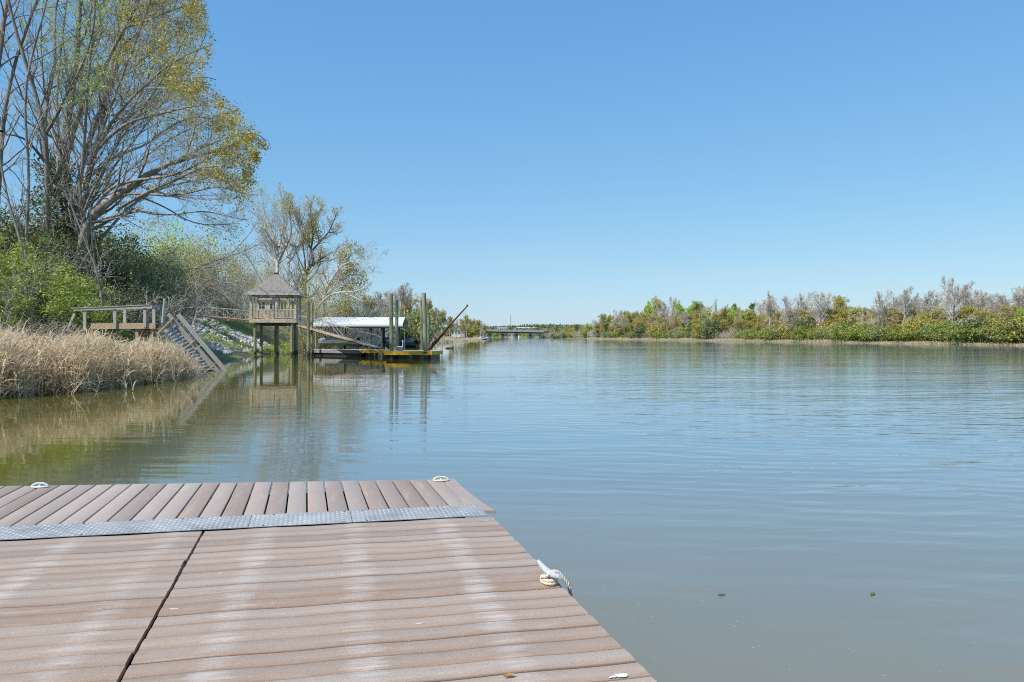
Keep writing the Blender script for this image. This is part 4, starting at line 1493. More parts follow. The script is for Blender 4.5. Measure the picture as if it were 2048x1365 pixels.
br = thing('road_bridge', 'long grey concrete road bridge on piers spanning the far river', 'bridge', loc=tuple(on_level(1025, 676.5)), world_parts=True)
YBR = 850
bl, brr = at(952, 660.5, YBR), at(1093, 663, YBR - 60)
b_ = MB()
b_.beam(bl + [0, 0, -0.6], brr + [0, 0, -0.6], 9.5, 1.1)
b_.build('deck', M['concrete'], br)
b_ = MB()
q = np.array([0.35, -4.6, 0.45])
b_.beam(bl + q, brr + q, 0.3, 0.9)
b_.beam(bl + [-.35, 4.6, 0.45], brr + [-.35, 4.6, 0.45], 0.3, 0.9)
b_.build('parapet', M['concrete'], br)
b_ = MB()
b_.beam(bl + [0.3, -3.4, -1.85], brr + [0.3, -3.4, -1.85], 0.6, 1.4)
b_.beam(bl + [0, 3.4, -1.85], brr + [0, 3.4, -1.85], 0.6, 1.4)
b_.build('girder', M['concrete_dark'], br)
for px in (980.5, 1008, 1035.5, 1062.5, 1084.5):
    t = (px - 952) / (1093 - 952)
    p = bl * (1 - t) + brr * t
    b_ = MB()
    wd = 4.0 if px < 1080 else 7.0
    zt2 = p[2] - 2.6
    for y in (-3.2, 3.2):
        b_.box((p[0], p[1] + y, (zt2 - 1.2 - 3) / 2), (wd * 0.82, 2.0, zt2 - 1.2 + 3))
    b_.box((p[0], p[1], zt2 - 0.55), (wd, 10.5, 1.1))
    b_.build('pier', M['concrete_dark'], br)

mast = thing('radio_mast', 'thin lattice radio mast on the far hills above the bridge', 'mast', loc=tuple(at(1021.5, 655, 2400)), world_parts=True)
b_ = MB()
x0, y0 = at(1021.5, 655, 2400)[:2]
zb, ztp = float(hz_hill(x0, 2400)) - 2, at(0, 631, 2400)[2]
for dx, dy in ((-.9, -.5), (.9, -.5), (0, .9)):
    b_.tube([(x0 + dx, 2400 + dy, zb), (x0 + dx * .7, 2400 + dy * .7, ztp)], 0.22, 5)
b_.build('lattice', M['rusty'], mast)
b_ = MB()
for i in range(14):
    z = zb + (ztp - zb) * i / 14
    z2 = zb + (ztp - zb) * (i + 1) / 14
    b_.beam((x0 - .9, 2399.5, z), (x0 + .9, 2399.5, z2), 0.15, 0.15)
    b_.beam((x0 + .9, 2399.5, z), (x0, 2400.9, z2), 0.15, 0.15)
b_.build('bracing', M['white_paint'], mast)


# ------------------------------------------------------------------ growing things
def grow(P, R, cnt, rng, t0=.25, t1=1., ratio=.5, ang=(25, 55), up=.10, jit=.18, K=5, rr=.6, taper=.3, minr=.004, bias=None):
    """children of every polyline in P (N,K,3): returns (M,K,3), (M,K)"""
    N, KP = P.shape[:2]
    L = np.linalg.norm(np.diff(P, axis=1), axis=2).sum(1)
    cnt = np.asarray(cnt)
    idx = np.repeat(np.arange(N), cnt)
    Mn = len(idx)
    if Mn == 0:
        return np.zeros((0, K, 3)), np.zeros((0, K))
    t = rng.uniform(t0, t1, Mn)
    f = t * (KP - 1)
    i = np.minimum(f.astype(int), KP - 2)
    w = f - i
    a, b = P[idx, i], P[idx, i + 1]
    pos = a + (b - a) * w[:, None]
    tan = norm(b - a)
    r = R[idx, i] * (1 - w) + R[idx, i + 1] * w
    perp = norm(np.cross(tan, rng.normal(size=(Mn, 3))))
    th = np.radians(rng.uniform(ang[0], ang[1], Mn))
    d = tan * np.cos(th)[:, None] + perp * np.sin(th)[:, None]
    ln = L[idx] * ratio * (1.2 - .65 * t) * rng.uniform(.55, 1.3, Mn)
    stp = ln / (K - 1)
    out = np.empty((Mn, K, 3))
    out[:, 0] = pos
    bvec = np.array([0, 0, up]) + (np.zeros(3) if bias is None else np.asarray(bias))
    for k in range(1, K):
        d = norm(d + rng.normal(0, jit, (Mn, 3)) + bvec)
        out[:, k] = out[:, k - 1] + d * stp[:, None]
    rad = np.maximum(np.maximum(r * rr, minr)[:, None] * np.linspace(1, taper, K)[None], minr * .6)
    return out, rad


def resample(pts, K):
    pts = np.asarray(pts, float)
    d = np.r_[0, np.cumsum(np.linalg.norm(np.diff(pts, axis=0), axis=1))]
    q = np.linspace(0, d[-1], K)
    out = np.stack([np.interp(q, d, pts[:, i]) for i in range(3)], 1)
    for _ in range(2):
        out[1:-1] = (out[:-2] + 2 * out[1:-1] + out[2:]) / 4
    return out


def strips(mbd, base, dirs, ln, wid, rng, bend=0.6, nseg=4, m=0):
    """n curved blades: start points, start directions, length, width; they bow over sideways and droop."""
    n = len(base)
    side = norm(np.cross(dirs, rng.normal(size=(n, 3))))
    d = dirs.copy()
    lean = norm(np.cross(side, dirs)) * 0.5 + np.array([0, 0, -1.0]) * 0.6
    pts = [base]
    for k in range(nseg):
        d = norm(d + lean * (bend * rng.uniform(.5, 1.5, n) / nseg)[:, None] * (0.5 + k / nseg))
        pts.append(pts[-1] + d * (ln / nseg)[:, None])
    V = np.empty((n, nseg + 1, 2, 3))
    for k, p in enumerate(pts):
        w = (wid * (1 - (k / nseg) ** 2 * 0.92))[:, None] * 0.5
        V[:, k, 0] = p - side * w
        V[:, k, 1] = p + side * w
    i = np.arange(n)[:, None] * (2 * (nseg + 1))
    k = np.arange(nseg)[None] * 2
    F = np.stack([i + k, i + k + 1, i + k + 3, i + k + 2], -1).reshape(-1, 4)
    mbd.add(V.reshape(-1, 3), F, m)
    return pts[-1]


def in_clumps(rng, ncl, per, rx, ry, z0, z1, cr, shell=0.55, lobes=5):
    """points in leaf clumps spread through an uneven crown of half-widths rx, ry between heights z0 and z1"""
    u = norm(rng.normal(size=(ncl, 3)))
    rad = shell + (1 - shell) * rng.uniform(0, 1, ncl) ** .6
    ph = rng.uniform(0, 6.28, lobes)
    am = rng.uniform(.05, .22, lobes)
    az = np.arctan2(u[:, 1], u[:, 0])
    lob = 1 + sum(am[i] * np.sin((i + 1) * az + ph[i] + u[:, 2] * (i + 1)) for i in range(lobes))
    c = u * (rad * lob)[:, None] * np.array([rx, ry, (z1 - z0) / 2]) + np.array([0, 0, (z0 + z1) / 2])
    p = np.repeat(c, per, 0)
    sc = np.repeat(rng.uniform(.5, 1.3, ncl), per)[:, None]
    return p + rng.normal(size=p.shape) * sc * cr * np.array([1, 1, .7])


def tree_proto(name, label, cat, group, seed, H, bark, twig, leaf=None, kind='bare', leafsize=.35, nleaf=0, spread=.42, forks=5, fine=1.0, trunk_r=None, minr=.02):
    """A free-standing tree of height H at the origin: tapered trunk with limbs (trunk), fine twigs and leaves (crown)."""
    rng = np.random.default_rng(seed)
    o = thing(name, label, cat, group)
    tr_ = trunk_r or H * 0.014
    tk = MB()
    K = 9
    z = np.linspace(-0.6, H * rng.uniform(.62, .78), K)
    wob = np.cumsum(rng.normal(0, H * .012, (K, 2)), 0)
    P0 = np.concatenate([wob, z[:, None]], 1)[None]
    R0 = (tr_ * np.linspace(1.25, .35, K))[None]
    tk.tubes(P0, R0, 7)
    t_lo = .22 if kind != 'tall' else .42
    P1, R1 = grow(P0, R0, [int(9 * forks / 5)], rng, t_lo, 1, spread, (22, 58), .16, .12, 7, .62, .3, minr * 1.6)
    tk.tubes(P1, R1, 5)
    P2, R2 = grow(P1, R1, np.full(len(P1), int(7 * fine)), rng, .2, 1, .48, (22, 55), .10, .16, 5, .6, .35, minr)
    cr = MB()
    cr.tubes(P2, R2, 3)
    P3, R3 = grow(P2, R2, np.full(len(P2), int(6 * fine)), rng, .15, 1, .52, (20, 60), .10, .2, 4, .6, .4, minr * .7)
    cr.tubes(P3, R3, 3)
    P4 = None
    if fine >= 1:
        P4, R4 = grow(P3, R3, np.full(len(P3), 2), rng, .2, 1, .6, (20, 60), .06, .2, 3, .6, .5, minr * .5)
        cr.tubes(P4, R4, 3)
    mats = [twig]
    if leaf is not None and nleaf:
        src = np.concatenate([P3[:, 1:].reshape(-1, 3)] + ([P4[:, -1]] if P4 is not None else []))
        # leaves gather in some parts of the crown and leave gaps in others
        q = src[rng.integers(0, len(src), nleaf * 3)]
        f = np.sin(q[:, 0] * 1.1 / (H * .05) + seed) + np.sin(q[:, 1] * 1.3 / (H * .05)) + np.sin(q[:, 2] / (H * .06) + 1.7 * seed)
        keep = rng.uniform(0, 1, len(q)) < .25 + .75 / (1 + np.exp(-1.6 * (f - .1)))
        q = q[keep][:nleaf]
        q = q + rng.normal(0, leafsize * .8, q.shape)
        leaves(cr, q, leafsize, rng, .6, 1)
        mats.append(leaf)
    tk.build('trunk', bark, o, smooth=True)
    cr.build('crown', mats, o)
    return o


def shrub_proto(name, label, cat, group, seed, W, H, leaf, stem, ncl=60, per=45, size=.2, cr=.35, stems=9, aspect=.5, droop=0., twigs=True, z0=.1, shell=.55, flat=.2, minr=.012):
    rng = np.random.default_rng(seed)
    o = thing(name, label, cat, group)
    st = MB()
    b = np.concatenate([rng.normal(0, W * .10, (stems, 2)), np.full((stems, 1), -.3)], 1)
    d = norm(np.concatenate([rng.normal(0, .42, (stems, 2)), np.ones((stems, 1))], 1))
    K = 6
    P = np.empty((stems, K, 3))
    P[:, 0] = b
    ln = H * rng.uniform(.65, .98, stems)
    for k in range(1, K):
        d = norm(d + rng.normal(0, .1, (stems, 3)) + np.array([0, 0, .04]))
        P[:, k] = P[:, k - 1] + d * (ln / (K - 1))[:, None]
    R = np.linspace(1, .35, K)[None] * np.full((stems, 1), max(minr * 2.2, H * .008))
    st.tubes(P, R, 4)
    P2, R2 = grow(P, R, np.full(stems, 7), rng, .15, 1, .45, (25, 65), .06, .18, 5, .6, .4, minr)
    st.tubes(P2, R2, 3)
    if twigs:
        P3, R3 = grow(P2, R2, np.full(len(P2), 6), rng, .1, 1, .5, (25, 65), .03, .2, 4, .6, .5, minr * .7)
        st.tubes(P3, R3, 3)
    st.build('stems', stem, o)
    if leaf is not None and ncl:
        c_ = MB()
        leaves(c_, in_clumps(rng, ncl, per, W / 2, W / 2, z0 * H, H, cr, shell), size, rng, aspect, 0, flat, droop)
        c_.build('foliage', leaf, o)
    return o


def put(proto, px, Y, top_py=None, hgt=None, rz=None, label=None, group=None, used={}, wx=1.0, dz=0.0):
    """stand a plant at photo column px and distance Y; top_py gives the row its top reaches (hgt: its modelled height)"""
    X = (px - 1024.0) / FPX * Y
    z = float(ground_z(X, Y)) + dz
    sc = 1.0
    if top_py is not None:
        sc = (CAM_Z + (HZ - top_py) / FPX * Y - z) / hgt
    rz = random.uniform(0, 6.28) if rz is None else rz
    s3 = (sc * wx, sc * wx, sc)
    if proto.name not in used:
        used[proto.name] = 1
        proto.location = (X, Y, z)
        proto.rotation_euler = (0, 0, rz)
        proto.scale = s3
        if label:
            proto["label"] = label
        return proto
    return copy_tree(proto, (X, Y, z), rz, s3, label, group)


# ------------------------------------------------------------------ traced trees of the left bank
OUT_Y = np.array([-200, 0, 40, 80, 120, 145, 190, 215, 240, 262, 300, 320, 350, 400, 440, 520])
OUT_X = np.array([380, 402, 415, 425, 420, 408, 440, 474, 478, 533, 537, 515, 510, 505, 490, 480])


def traced(name, label, limbs, Y0, bark, twig, seed, leaf_rules=(), density=1.0, cat='tree', minr=.006, lv=(0.42, .42, .5), nk=(1.2, 6, 5), up=.05, bias=None, extra=None, rs_=.8, wob=.012, edge=None):
    """limbs: list of (pixel polyline, r0 px, r1 px, depth change along it, depth at its start)"""
    rng = np.random.default_rng(seed)
    K = 14
    Ps, Rs = [], []
    for pts, r0, r1, dd, ds in limbs:
        n = len(pts)
        w = [at(p[0], p[1], Y0 + ds + dd * i / max(1, n - 1)) for i, p in enumerate(pts)]
        q = resample(w, K)
        q[1:-1] += np.cumsum(rng.normal(0, wob, (K - 2, 3)), 0)
        Ps.append(q)
        Rs.append(np.linspace(r0 * rs_, r1 * rs_, K) * Y0 / FPX)
    P0, R0 = np.array(Ps), np.array(Rs)
    base = P0[np.argmin(P0[:, 0, 2]), 0]
    o = thing(name, label, cat, None, loc=tuple(base), world_parts=True)
    tk = MB()
    tk.tubes(P0, R0, 9, 0, False)
    L = np.linalg.norm(np.diff(P0, axis=1), axis=2).sum(1)
    P1, R1 = grow(P0, R0, np.maximum(2, (L * nk[0] * density).astype(int)), rng, .22, 1, lv[0], (22, 52), up, .13, 7, .40, .3, minr * 2, bias)
    mx = 4.2 * Y0 / 52
    l1 = np.linalg.norm(np.diff(P1, axis=1), axis=2).sum(1)
    f = np.minimum(1, mx / l1)[:, None, None]
    P1 = P1[:, :1] + (P1 - P1[:, :1]) * f
    if edge is not None:
        e = P1[:, -1]
        k1 = (1024 + e[:, 0] / e[:, 1] * FPX) < np.interp(HZ - (e[:, 2] - CAM_Z) / e[:, 1] * FPX, OUT_Y, OUT_X) + edge
        P1, R1 = P1[k1], R1[k1]
    tk.tubes(P1, R1, 5)
    P2, R2 = grow(P1, R1, np.full(len(P1), int(nk[1])), rng, .15, 1, lv[1], (22, 52), up, .16, 6, .55, .35, minr * 1.2, bias)
    P3, R3 = grow(P2, R2, np.full(len(P2), int(nk[2])), rng, .12, 1, lv[2], (20, 58), up * .6, .18, 4, .6, .45, minr * .8, bias)
    if edge is not None:          # the crown ends where the photo's does
        def inside(P):
            e = P[:, -1]
            return (1024 + e[:, 0] / e[:, 1] * FPX) < np.interp(HZ - (e[:, 2] - CAM_Z) / e[:, 1] * FPX, OUT_Y, OUT_X) + edge
        k2, k3 = inside(P2), inside(P3)
        P2, R2, P3, R3 = P2[k2], R2[k2], P3[k3], R3[k3]
    tw = MB()
    tw.tubes(P2, R2, 3)
    tw.tubes(P3, R3, 3)
    tk.build('trunk', bark, o, smooth=True)
    tips = P3[:, 1:].reshape(-1, 3)
    mats = [twig]
    px = 1024 + tips[:, 0] / tips[:, 1] * FPX
    py = HZ - (tips[:, 2] - CAM_Z) / tips[:, 1] * FPX
    for rule, mat, size, per, asp in leaf_rules:
        pr = rule(px, py, tips, rng)
        q = tips[rng.uniform(0, 1, len(tips)) < pr]
        q = np.repeat(q, per, 0)
        q = q + rng.normal(0, size * 1.1, q.shape)
        leaves(tw, q, size, rng, asp, len(mats))
        mats.append(mat)
    tw.build('crown', mats, o)
    if extra:
        extra(o, rng)
    return o


def gold_rule(px, py, tips, rng):
    d = np.interp(py, OUT_Y, OUT_X) - px
    patch = 0.5 + 0.5 * np.sin(px * 0.05 + 1.1 * np.sin(py * .045)) * np.sin(py * 0.07 + px * .02)
    p = np.exp(-np.clip(d, 0, None) / 62.0) * (0.25 + 0.9 * patch ** 1.4)
    p = np.where(py < 130, np.maximum(p, 0.55 * patch * np.clip((px - 190) / 120, 0, 1)), p)
    p = p * np.clip(1.0 - (py - 330) / 110, 0.05, 1)
    return np.where(d < -12, 0.0, np.clip(p, 0, 1) * .46)


def bud_rule(px, py, tips, rng):
    return np.full(len(px), 0.05)


def lime_rule(px, py, tips, rng):
    c = np.exp(-(((px - 140) / 75.0) ** 2 + ((py - 60) / 110.0) ** 2)) + .07 + .8 * np.exp(-(((px - 175) / 30.0) ** 2 + ((py - 170) / 30.0) ** 2))
    return np.clip(c * .13, 0, 1)


big = [
    ([(160, 640), (160, 560), (161, 500), (163, 433), (191, 414), (235, 398), (260, 376), (290, 348), (323, 326), (364, 315), (410, 315), (465, 290), (512, 272)], 17, 2.5, -4, 0),
    ([(164, 520), (178, 425), (213, 376), (238, 367), (262, 359), (314, 356), (355, 351), (405, 324), (451, 296)], 6, 2, -6, 0),
    ([(235, 420), (246, 408), (273, 400), (309, 376), (355, 362), (396, 335), (430, 330), (480, 335), (508, 345)], 5, 1.5, -7, -2),
    ([(200, 480), (230, 444), (254, 417), (284, 395), (330, 372), (390, 360), (450, 352)], 4.5, 1.5, 5, 1),
    ([(225, 398), (257, 385), (309, 389), (366, 392), (421, 370), (470, 378), (506, 392)], 4, 1.2, -8, -1),
    ([(158, 560), (164, 417), (175, 376), (189, 316), (197, 280), (207, 230), (222, 170), (238, 110), (255, 40), (268, -40)], 8, 3, 3, 0),
    ([(158, 560), (155, 400), (153, 339), (180, 287), (202, 232), (216, 186), (230, 153), (227, 93), (241, 55), (252, 0), (262, -70)], 9, 3, 2, 1),
    ([(150, 640), (142, 520), (132, 420), (126, 328), (134, 268), (137, 219), (142, 175), (153, 131), (156, 68), (161, 0), (168, -80)], 16, 5, 4, 1),
    ([(140, 300), (148, 246), (164, 219), (189, 180), (216, 120), (240, 70), (275, 10), (300, -50)], 8, 3, -3, 1),
    ([(150, 260), (158, 215), (168, 160), (178, 110), (197, 55), (208, 0), (220, -70)], 6, 3, 6, 1),
    ([(172, 360), (178, 328), (205, 276), (232, 227), (260, 200), (287, 178), (314, 145), (350, 120), (395, 100), (424, 90)], 6, 1.5, -7, 0),
    ([(180, 320), (191, 301), (246, 246), (276, 238), (355, 221), (377, 213), (430, 208), (474, 222)], 5, 1.3, -9, 0),
    ([(195, 350), (208, 325), (232, 309), (284, 295), (309, 279), (336, 254), (364, 238), (410, 232), (445, 240)], 5, 1.3, 6, 0),
    ([(216, 186), (240, 150), (300, 112), (360, 62), (404, 18)], 4, 1.3, 7, 3),
    ([(241, 60), (290, 42), (340, 22), (392, 6)], 4, 1.3, -5, 3),
    ([(225, 110), (260, 80), (310, 30), (350, -30)], 4, 1.5, 4, 2),
    ([(364, 315), (420, 288), (470, 272), (505, 262), (533, 282)], 3.2, 1.2, 4, -3),
    ([(410, 315), (450, 308), (490, 318), (518, 322)], 2.6, 1.0, -4, -4),
    ([(254, 417), (300, 428), (350, 432), (410, 420), (460, 436), (492, 440)], 3.0, 1.0, -7, 1),
    ([(284, 395), (330, 415), (380, 448), (430, 452), (480, 448)], 2.6, 1.0, 6, 1),
    ([(246, 246), (290, 205), (340, 170), (400, 150), (432, 160)], 3.4, 1.2, 8, 0),
    ([(290, 178), (330, 175), (380, 180), (432, 190)], 2.8, 1.0, -10, -4),
    ([(158, 560), (170, 400), (185, 330), (200, 260), (240, 170), (270, 90), (300, 10), (320, -60)], 5.5, 2, -5, 1),
    ([(160, 500), (190, 380), (225, 300), (262, 230), (300, 150), (330, 80), (352, 10), (365, -40)], 4.5, 1.5, 5, 0),
    ([(150, 520), (140, 380), (118, 290), (110, 200), (118, 110), (130, 20), (135, -60)], 5.5, 2, 4, 0),
    ([(150, 500), (165, 350), (172, 260), (176, 170), (186, 80), (192, 0), (196, -60)], 5.5, 2.2, -4, 0),
    ([(165, 430), (215, 350), (262, 290), (300, 240), (345, 185), (385, 130), (412, 70)], 3.6, 1.2, 6, 0),
    ([(160, 440), (205, 340), (245, 270), (290, 215), (330, 150), (365, 90), (388, 30)], 3.6, 1.2, -6, 0),
    ([(170, 420), (230, 365), (285, 320), (335, 280), (390, 255), (440, 225), (470, 222)], 3.2, 1.1, -4, 0),
    ([(145, 420), (125, 330), (100, 250), (85, 160), (80, 70), (88, -20)], 4.5, 2, 3, 0),
    ([(155, 380), (185, 270), (212, 190), (250, 110), (280, 50), (305, -30)], 3.6, 1.5, 8, 0),
]
big_tree = traced('spreading_tree', 'huge multi-stemmed bank tree with golden tips spreading over the water', big, 52, M['bark_grey'], M['twig'], 21,
                  [(gold_rule, M['leaf_gold'], .15, 9, .5), (bud_rule, M['leaf_olive'], .09, 2, .5), (lime_rule, M['leaf_lime'], .14, 7, .5)], density=1.05, minr=.0055, nk=(1.2, 7, 6), rs_=.70, edge=4)


def ivy(o, rng):
    c = MB()
    pts = []
    for px, py, w in ((100, 330, 26), (108, 360, 30), (98, 395, 34), (110, 430, 40), (95, 460, 40), (128, 345, 20), (125, 400, 30), (140, 450, 30), (115, 480, 45)):
        pts.append(at(px, py, 52) + rng.normal(size=(420, 3)) * np.array([w * 52 / FPX * .5, .5, .45]))
    leaves(c, np.vstack(pts), .17, rng, .7)
    c.build('ivy', M['leaf_dark'], o)


traced('ivy_clad_tree', 'forked tree with dark ivy on its stem left of the huge tree', [
    ([(96, 640), (100, 520), (95, 420), (93, 339), (93, 260), (86, 225), (77, 205), (62, 150), (40, 90), (20, 30), (8, -40)], 8, 3, -2, 0),
    ([(93, 300), (88, 230), (100, 170), (112, 110), (108, 50), (120, -30)], 5, 2.5, 3, 0),
    ([(93, 265), (120, 222), (132, 185), (160, 140), (180, 90), (190, 30)], 4, 1.5, -4, 0),
    ([(93, 330), (70, 300), (55, 280), (30, 268), (0, 270)], 4, 1.5, -3, 0)],
    51, M['bark_dark'], M['twig'], 22, [(bud_rule, M['leaf_lime'], .10, 2, .5)], density=.8, extra=ivy, nk=(1.0, 5, 4))
traced('slender_tree', 'slender pale grey tree rising bare at the far left edge', [
    ([(50, 620), (51, 500), (55, 420), (60, 351), (59, 320), (57, 300), (46, 238), (48, 175), (57, 123), (79, 71), (95, 20), (100, -40)], 4.2, 2, -2, 0),
    ([(57, 300), (75, 250), (95, 215), (120, 180)], 2.2, 1, 3, 0),
    ([(47, 200), (30, 150), (12, 100), (0, 60)], 2.2, 1, -3, 0),
    ([(58, 125), (85, 115), (125, 85), (150, 70)], 2, 1, 2, 0)],
    46, M['bark_grey'], M['twig'], 23, [(bud_rule, M['leaf_lime'], .09, 2, .5)], density=.7, nk=(1.0, 4, 4))
traced('corner_tree', 'dark grey tree trunk crossing the top left corner', [
    ([(-14, 640), (-10, 500), (-4, 400), (2, 320), (3, 263), (16, 175), (30, 123), (55, 55), (71, 16), (85, -30)], 7, 3, 2, 0),
    ([(-12, 200), (-4, 120), (8, 40), (16, 0), (22, -40)], 8, 4, 2, 0),
    ([(3, 263), (-10, 200), (-30, 120)], 5, 3, 2, 0)],
    49, M['bark_dark'], M['twig'], 24, [(bud_rule, M['leaf_olive'], .09, 2, .5)], density=.7, nk=(1.0, 4, 4))
traced('leaning_sapling', 'bare pale stem leaning left out of the bright green thicket', [
    ([(60, 620), (49, 515), (38, 470), (22, 433), (5, 357), (0, 321), (-8, 240)], 3.6, 2.0, 0, 0),
    ([(30, 455), (45, 420), (62, 400)], 1.8, .8, 1, 0)],
    45.5, M['bark_grey'], M['twig'], 25, [], density=.8, nk=(1.2, 5, 4))
traced('forked_sapling', 'thin forked bare stem leaning left above the pier railing', [
    ([(210, 650), (204, 600), (200, 570), (189, 526), (169, 480), (153, 433), (140, 408), (128, 380)], 2.9, 1.1, 0, 0),
    ([(189, 526), (184, 490), (181, 455), (178, 420)], 1.6, .7, -1, 0),
    ([(200, 572), (214, 550), (222, 520)], 1.3, .6, 1, 0)],
    44.8, M['bark_grey'], M['twig'], 26, [], density=.9, nk=(1.2, 5, 4))


# fallen tree whose bare branches hang over the walkway
traced('fallen_tree', 'fallen bare grey tree with tangled branches drooping beside the gazebo walkway', [
    ([(230, 640), (262, 600), (300, 565), (345, 545), (390, 545), (430, 560), (465, 590), (490, 620)], 4.0, 1.0, -1, 0),
    ([(300, 565), (340, 550), (400, 530), (455, 512), (510, 490), (540, 470)], 3.0, 1.0, 4, 0),
    ([(345, 545), (395, 535), (450, 535), (500, 560), (540, 590), (560, 610)], 2.4, .8, -4, 0),
    ([(270, 600), (320, 590), (370, 585), (410, 600), (440, 625)], 2.4, .8, -3, 0),
    ([(262, 600), (300, 610), (345, 612), (380, 622)], 2.2, .8, 2, 0),
    ([(430, 560), (470, 570), (510, 600), (560, 600), (595, 575)], 2.0, .6, -2, 0),
    ([(390, 545), (430, 530), (470, 500), (500, 470), (520, 440)], 2.2, .7, 3, 0),
    ([(345, 545), (380, 570), (420, 578), (470, 610)], 2.2, .7, -4, 0)],
    70, M['bark_grey'], M['twig'], 27, [(lambda px, py, t, r: np.full(len(px), .04), M['leaf_olive'], .1, 2, .5)], density=1.0, nk=(1.0, 5, 4), up=.0, lv=(.42, .48, .5), rs_=.55, wob=.05)


def crop5(*p):
    return [(480 + x / 5.25, 380 + y / 5.25) for x, y in p]


def sparse_top(px, py, tips, rng):
    return np.clip(.13 - (py - 400) / 700, .015, .13)


def mistletoe(spots, Y):
    def f(o, rng):
        for x, y, r in spots:
            px, py = 480 + x / 5.25, 380 + y / 5.25
            b = MB()
            q = norm(rng.normal(size=(260, 3))) * (rng.uniform(0, 1, 260) ** .4)[:, None] * r
            leaves(b, at(px, py, Y) + q, .26, rng, .5)
            b.build('mistletoe_leaves', M['leaf_olive'], o)
    return f


traced('sycamore_tree', 'pale-barked sycamore with fresh leaf tips rising right behind the gazebo roof', [
    ([(553, 660), (555, 600)] + crop5((395, 850), (400, 730), (410, 600), (370, 520), (330, 450), (310, 300), (250, 230)), 6.5, 1.2, 2, 0),
    (crop5((410, 740), (440, 680), (480, 600), (530, 520), (545, 400), (520, 250), (525, 130)), 4, 1.0, -4, 0),
    (crop5((410, 600), (425, 520), (440, 450), (470, 330), (460, 200)), 3, .9, 4, 0),
    (crop5((400, 640), (350, 560), (300, 470), (260, 420)), 2, .7, -3, 0)],
    112, M['bark_pale'], M['twig'], 31, [(sparse_top, M['leaf_bud'], .18, 3, .6)], density=1.8, minr=.010, nk=(1.1, 8, 7), up=.10)
traced('white_trunk_tree', 'slim white-trunked tree between the sycamore and the dark-limbed tree', [
    ([(577, 660), (577, 600)] + crop5((512, 950), (507, 800), (503, 700), (540, 620), (580, 540), (620, 420), (600, 300)), 4, .9, 3, 0),
    (crop5((505, 770), (560, 710), (600, 610), (660, 540)), 2.4, .8, -3, 0),
    (crop5((504, 710), (480, 640), (490, 540), (470, 450)), 2, .7, 3, 0)],
    118, M['bark_pale'], M['twig'], 32, [(sparse_top, M['leaf_bud'], .18, 3, .6)], density=1.0, minr=.010, nk=(.9, 8, 7), up=.10)
traced('dark_limbed_tree', 'tall dark-limbed tree with broken branch stub and mistletoe clumps', [
    ([(610, 670), (610, 600)] + crop5((678, 960), (688, 860), (720, 820), (770, 760), (830, 720), (895, 697)), 5.5, 3.2, -2, 0),
    (crop5((770, 760), (750, 640), (715, 560), (660, 470), (600, 350), (570, 260), (540, 190), (515, 120)), 4, 1, 3, 0),
    (crop5((748, 650), (800, 590), (835, 545), (930, 450), (985, 330), (1010, 260)), 3, .8, -4, 0),
    (crop5((835, 545), (800, 450), (780, 350), (830, 240), (870, 190)), 2.4, .8, 3, 0),
    (crop5((745, 620), (770, 500), (760, 350), (745, 220), (750, 120)), 2.6, .8, -3, 0),
    (crop5((720, 580), (680, 540), (590, 620), (520, 570), (450, 530)), 2.6, .8, 4, 0),
    (crop5((688, 860), (680, 740), (665, 630), (650, 520), (690, 430)), 2.6, .8, -2, 0),
    (crop5((690, 880), (640, 900), (600, 950), (575, 1000)), 2.6, 1, 2, 0),
    (crop5((930, 450), (1000, 440), (1040, 400)), 1.8, .7, 2, 0)],
    110, M['bark_dark'], M['twig'], 33, [(sparse_top, M['leaf_bud'], .18, 3, .6)], density=1.7, minr=.010, nk=(1.1, 8, 7), up=.08,
    extra=mistletoe([(770, 415, 1.3), (790, 490, 1.2), (680, 520, 1.0), (840, 660, 1.0), (745, 330, 1.1)], 109))
traced('leaning_tree', 'pale tree leaning right over the boathouse, dotted with mistletoe balls', [
    ([(645, 660), (648, 610)] + crop5((880, 1080), (910, 1030), (960, 950), (1010, 870), (1060, 800), (1110, 765), (1200, 740), (1295, 760)), 5, 1.2, -3, 0),
    (crop5((1020, 860), (1040, 770), (1060, 690), (1120, 600), (1180, 560)), 2.6, .8, 3, 0),
    (crop5((1110, 765), (1160, 690), (1220, 640), (1270, 600)), 2.2, .8, -3, 0),
    (crop5((960, 950), (1060, 930), (1140, 900), (1230, 880), (1300, 920)), 2.4, .8, 4, 0),
    (crop5((910, 1030), (990, 1000), (1080, 980), (1180, 1010), (1330, 1040)), 2.4, .8, -2, 0),
    (crop5((900, 1040), (930, 940), (900, 860), (920, 760)), 2.2, .8, 3, 0)],
    104, M['bark_pale'], M['twig'], 34, [(lambda px, py, t, r: np.full(len(px), .05), M['leaf_olive'], .18, 2, .6)], density=1.7, minr=.010, nk=(1.2, 8, 7), up=.03,
    extra=mistletoe([(1060, 712, 1.1), (1100, 655, 1.1), (1255, 935, 1.2), (1210, 1042, 1.5), (1110, 1035, 1.1), (1080, 890, 1.0), (1130, 830, .9), (1180, 800, .9)], 103))
traced('broken_limb', 'white broken limb leaning across the bushes above the boathouse roof', [
    (crop5((820, 1230), (860, 1180), (900, 1135), (950, 1100), (1010, 1078), (1060, 1070), (1180, 1075), (1280, 1060), (1370, 980)), 2.6, .8, -2, 0),
    (crop5((1060, 1078), (1130, 1100), (1200, 1125), (1300, 1175)), 1.8, .7, -3, 0)],
    101, M['bark_pale'], M['twig'], 35, [], density=.6, minr=.012, nk=(.8, 4, 4), up=.0, cat='tree limb')

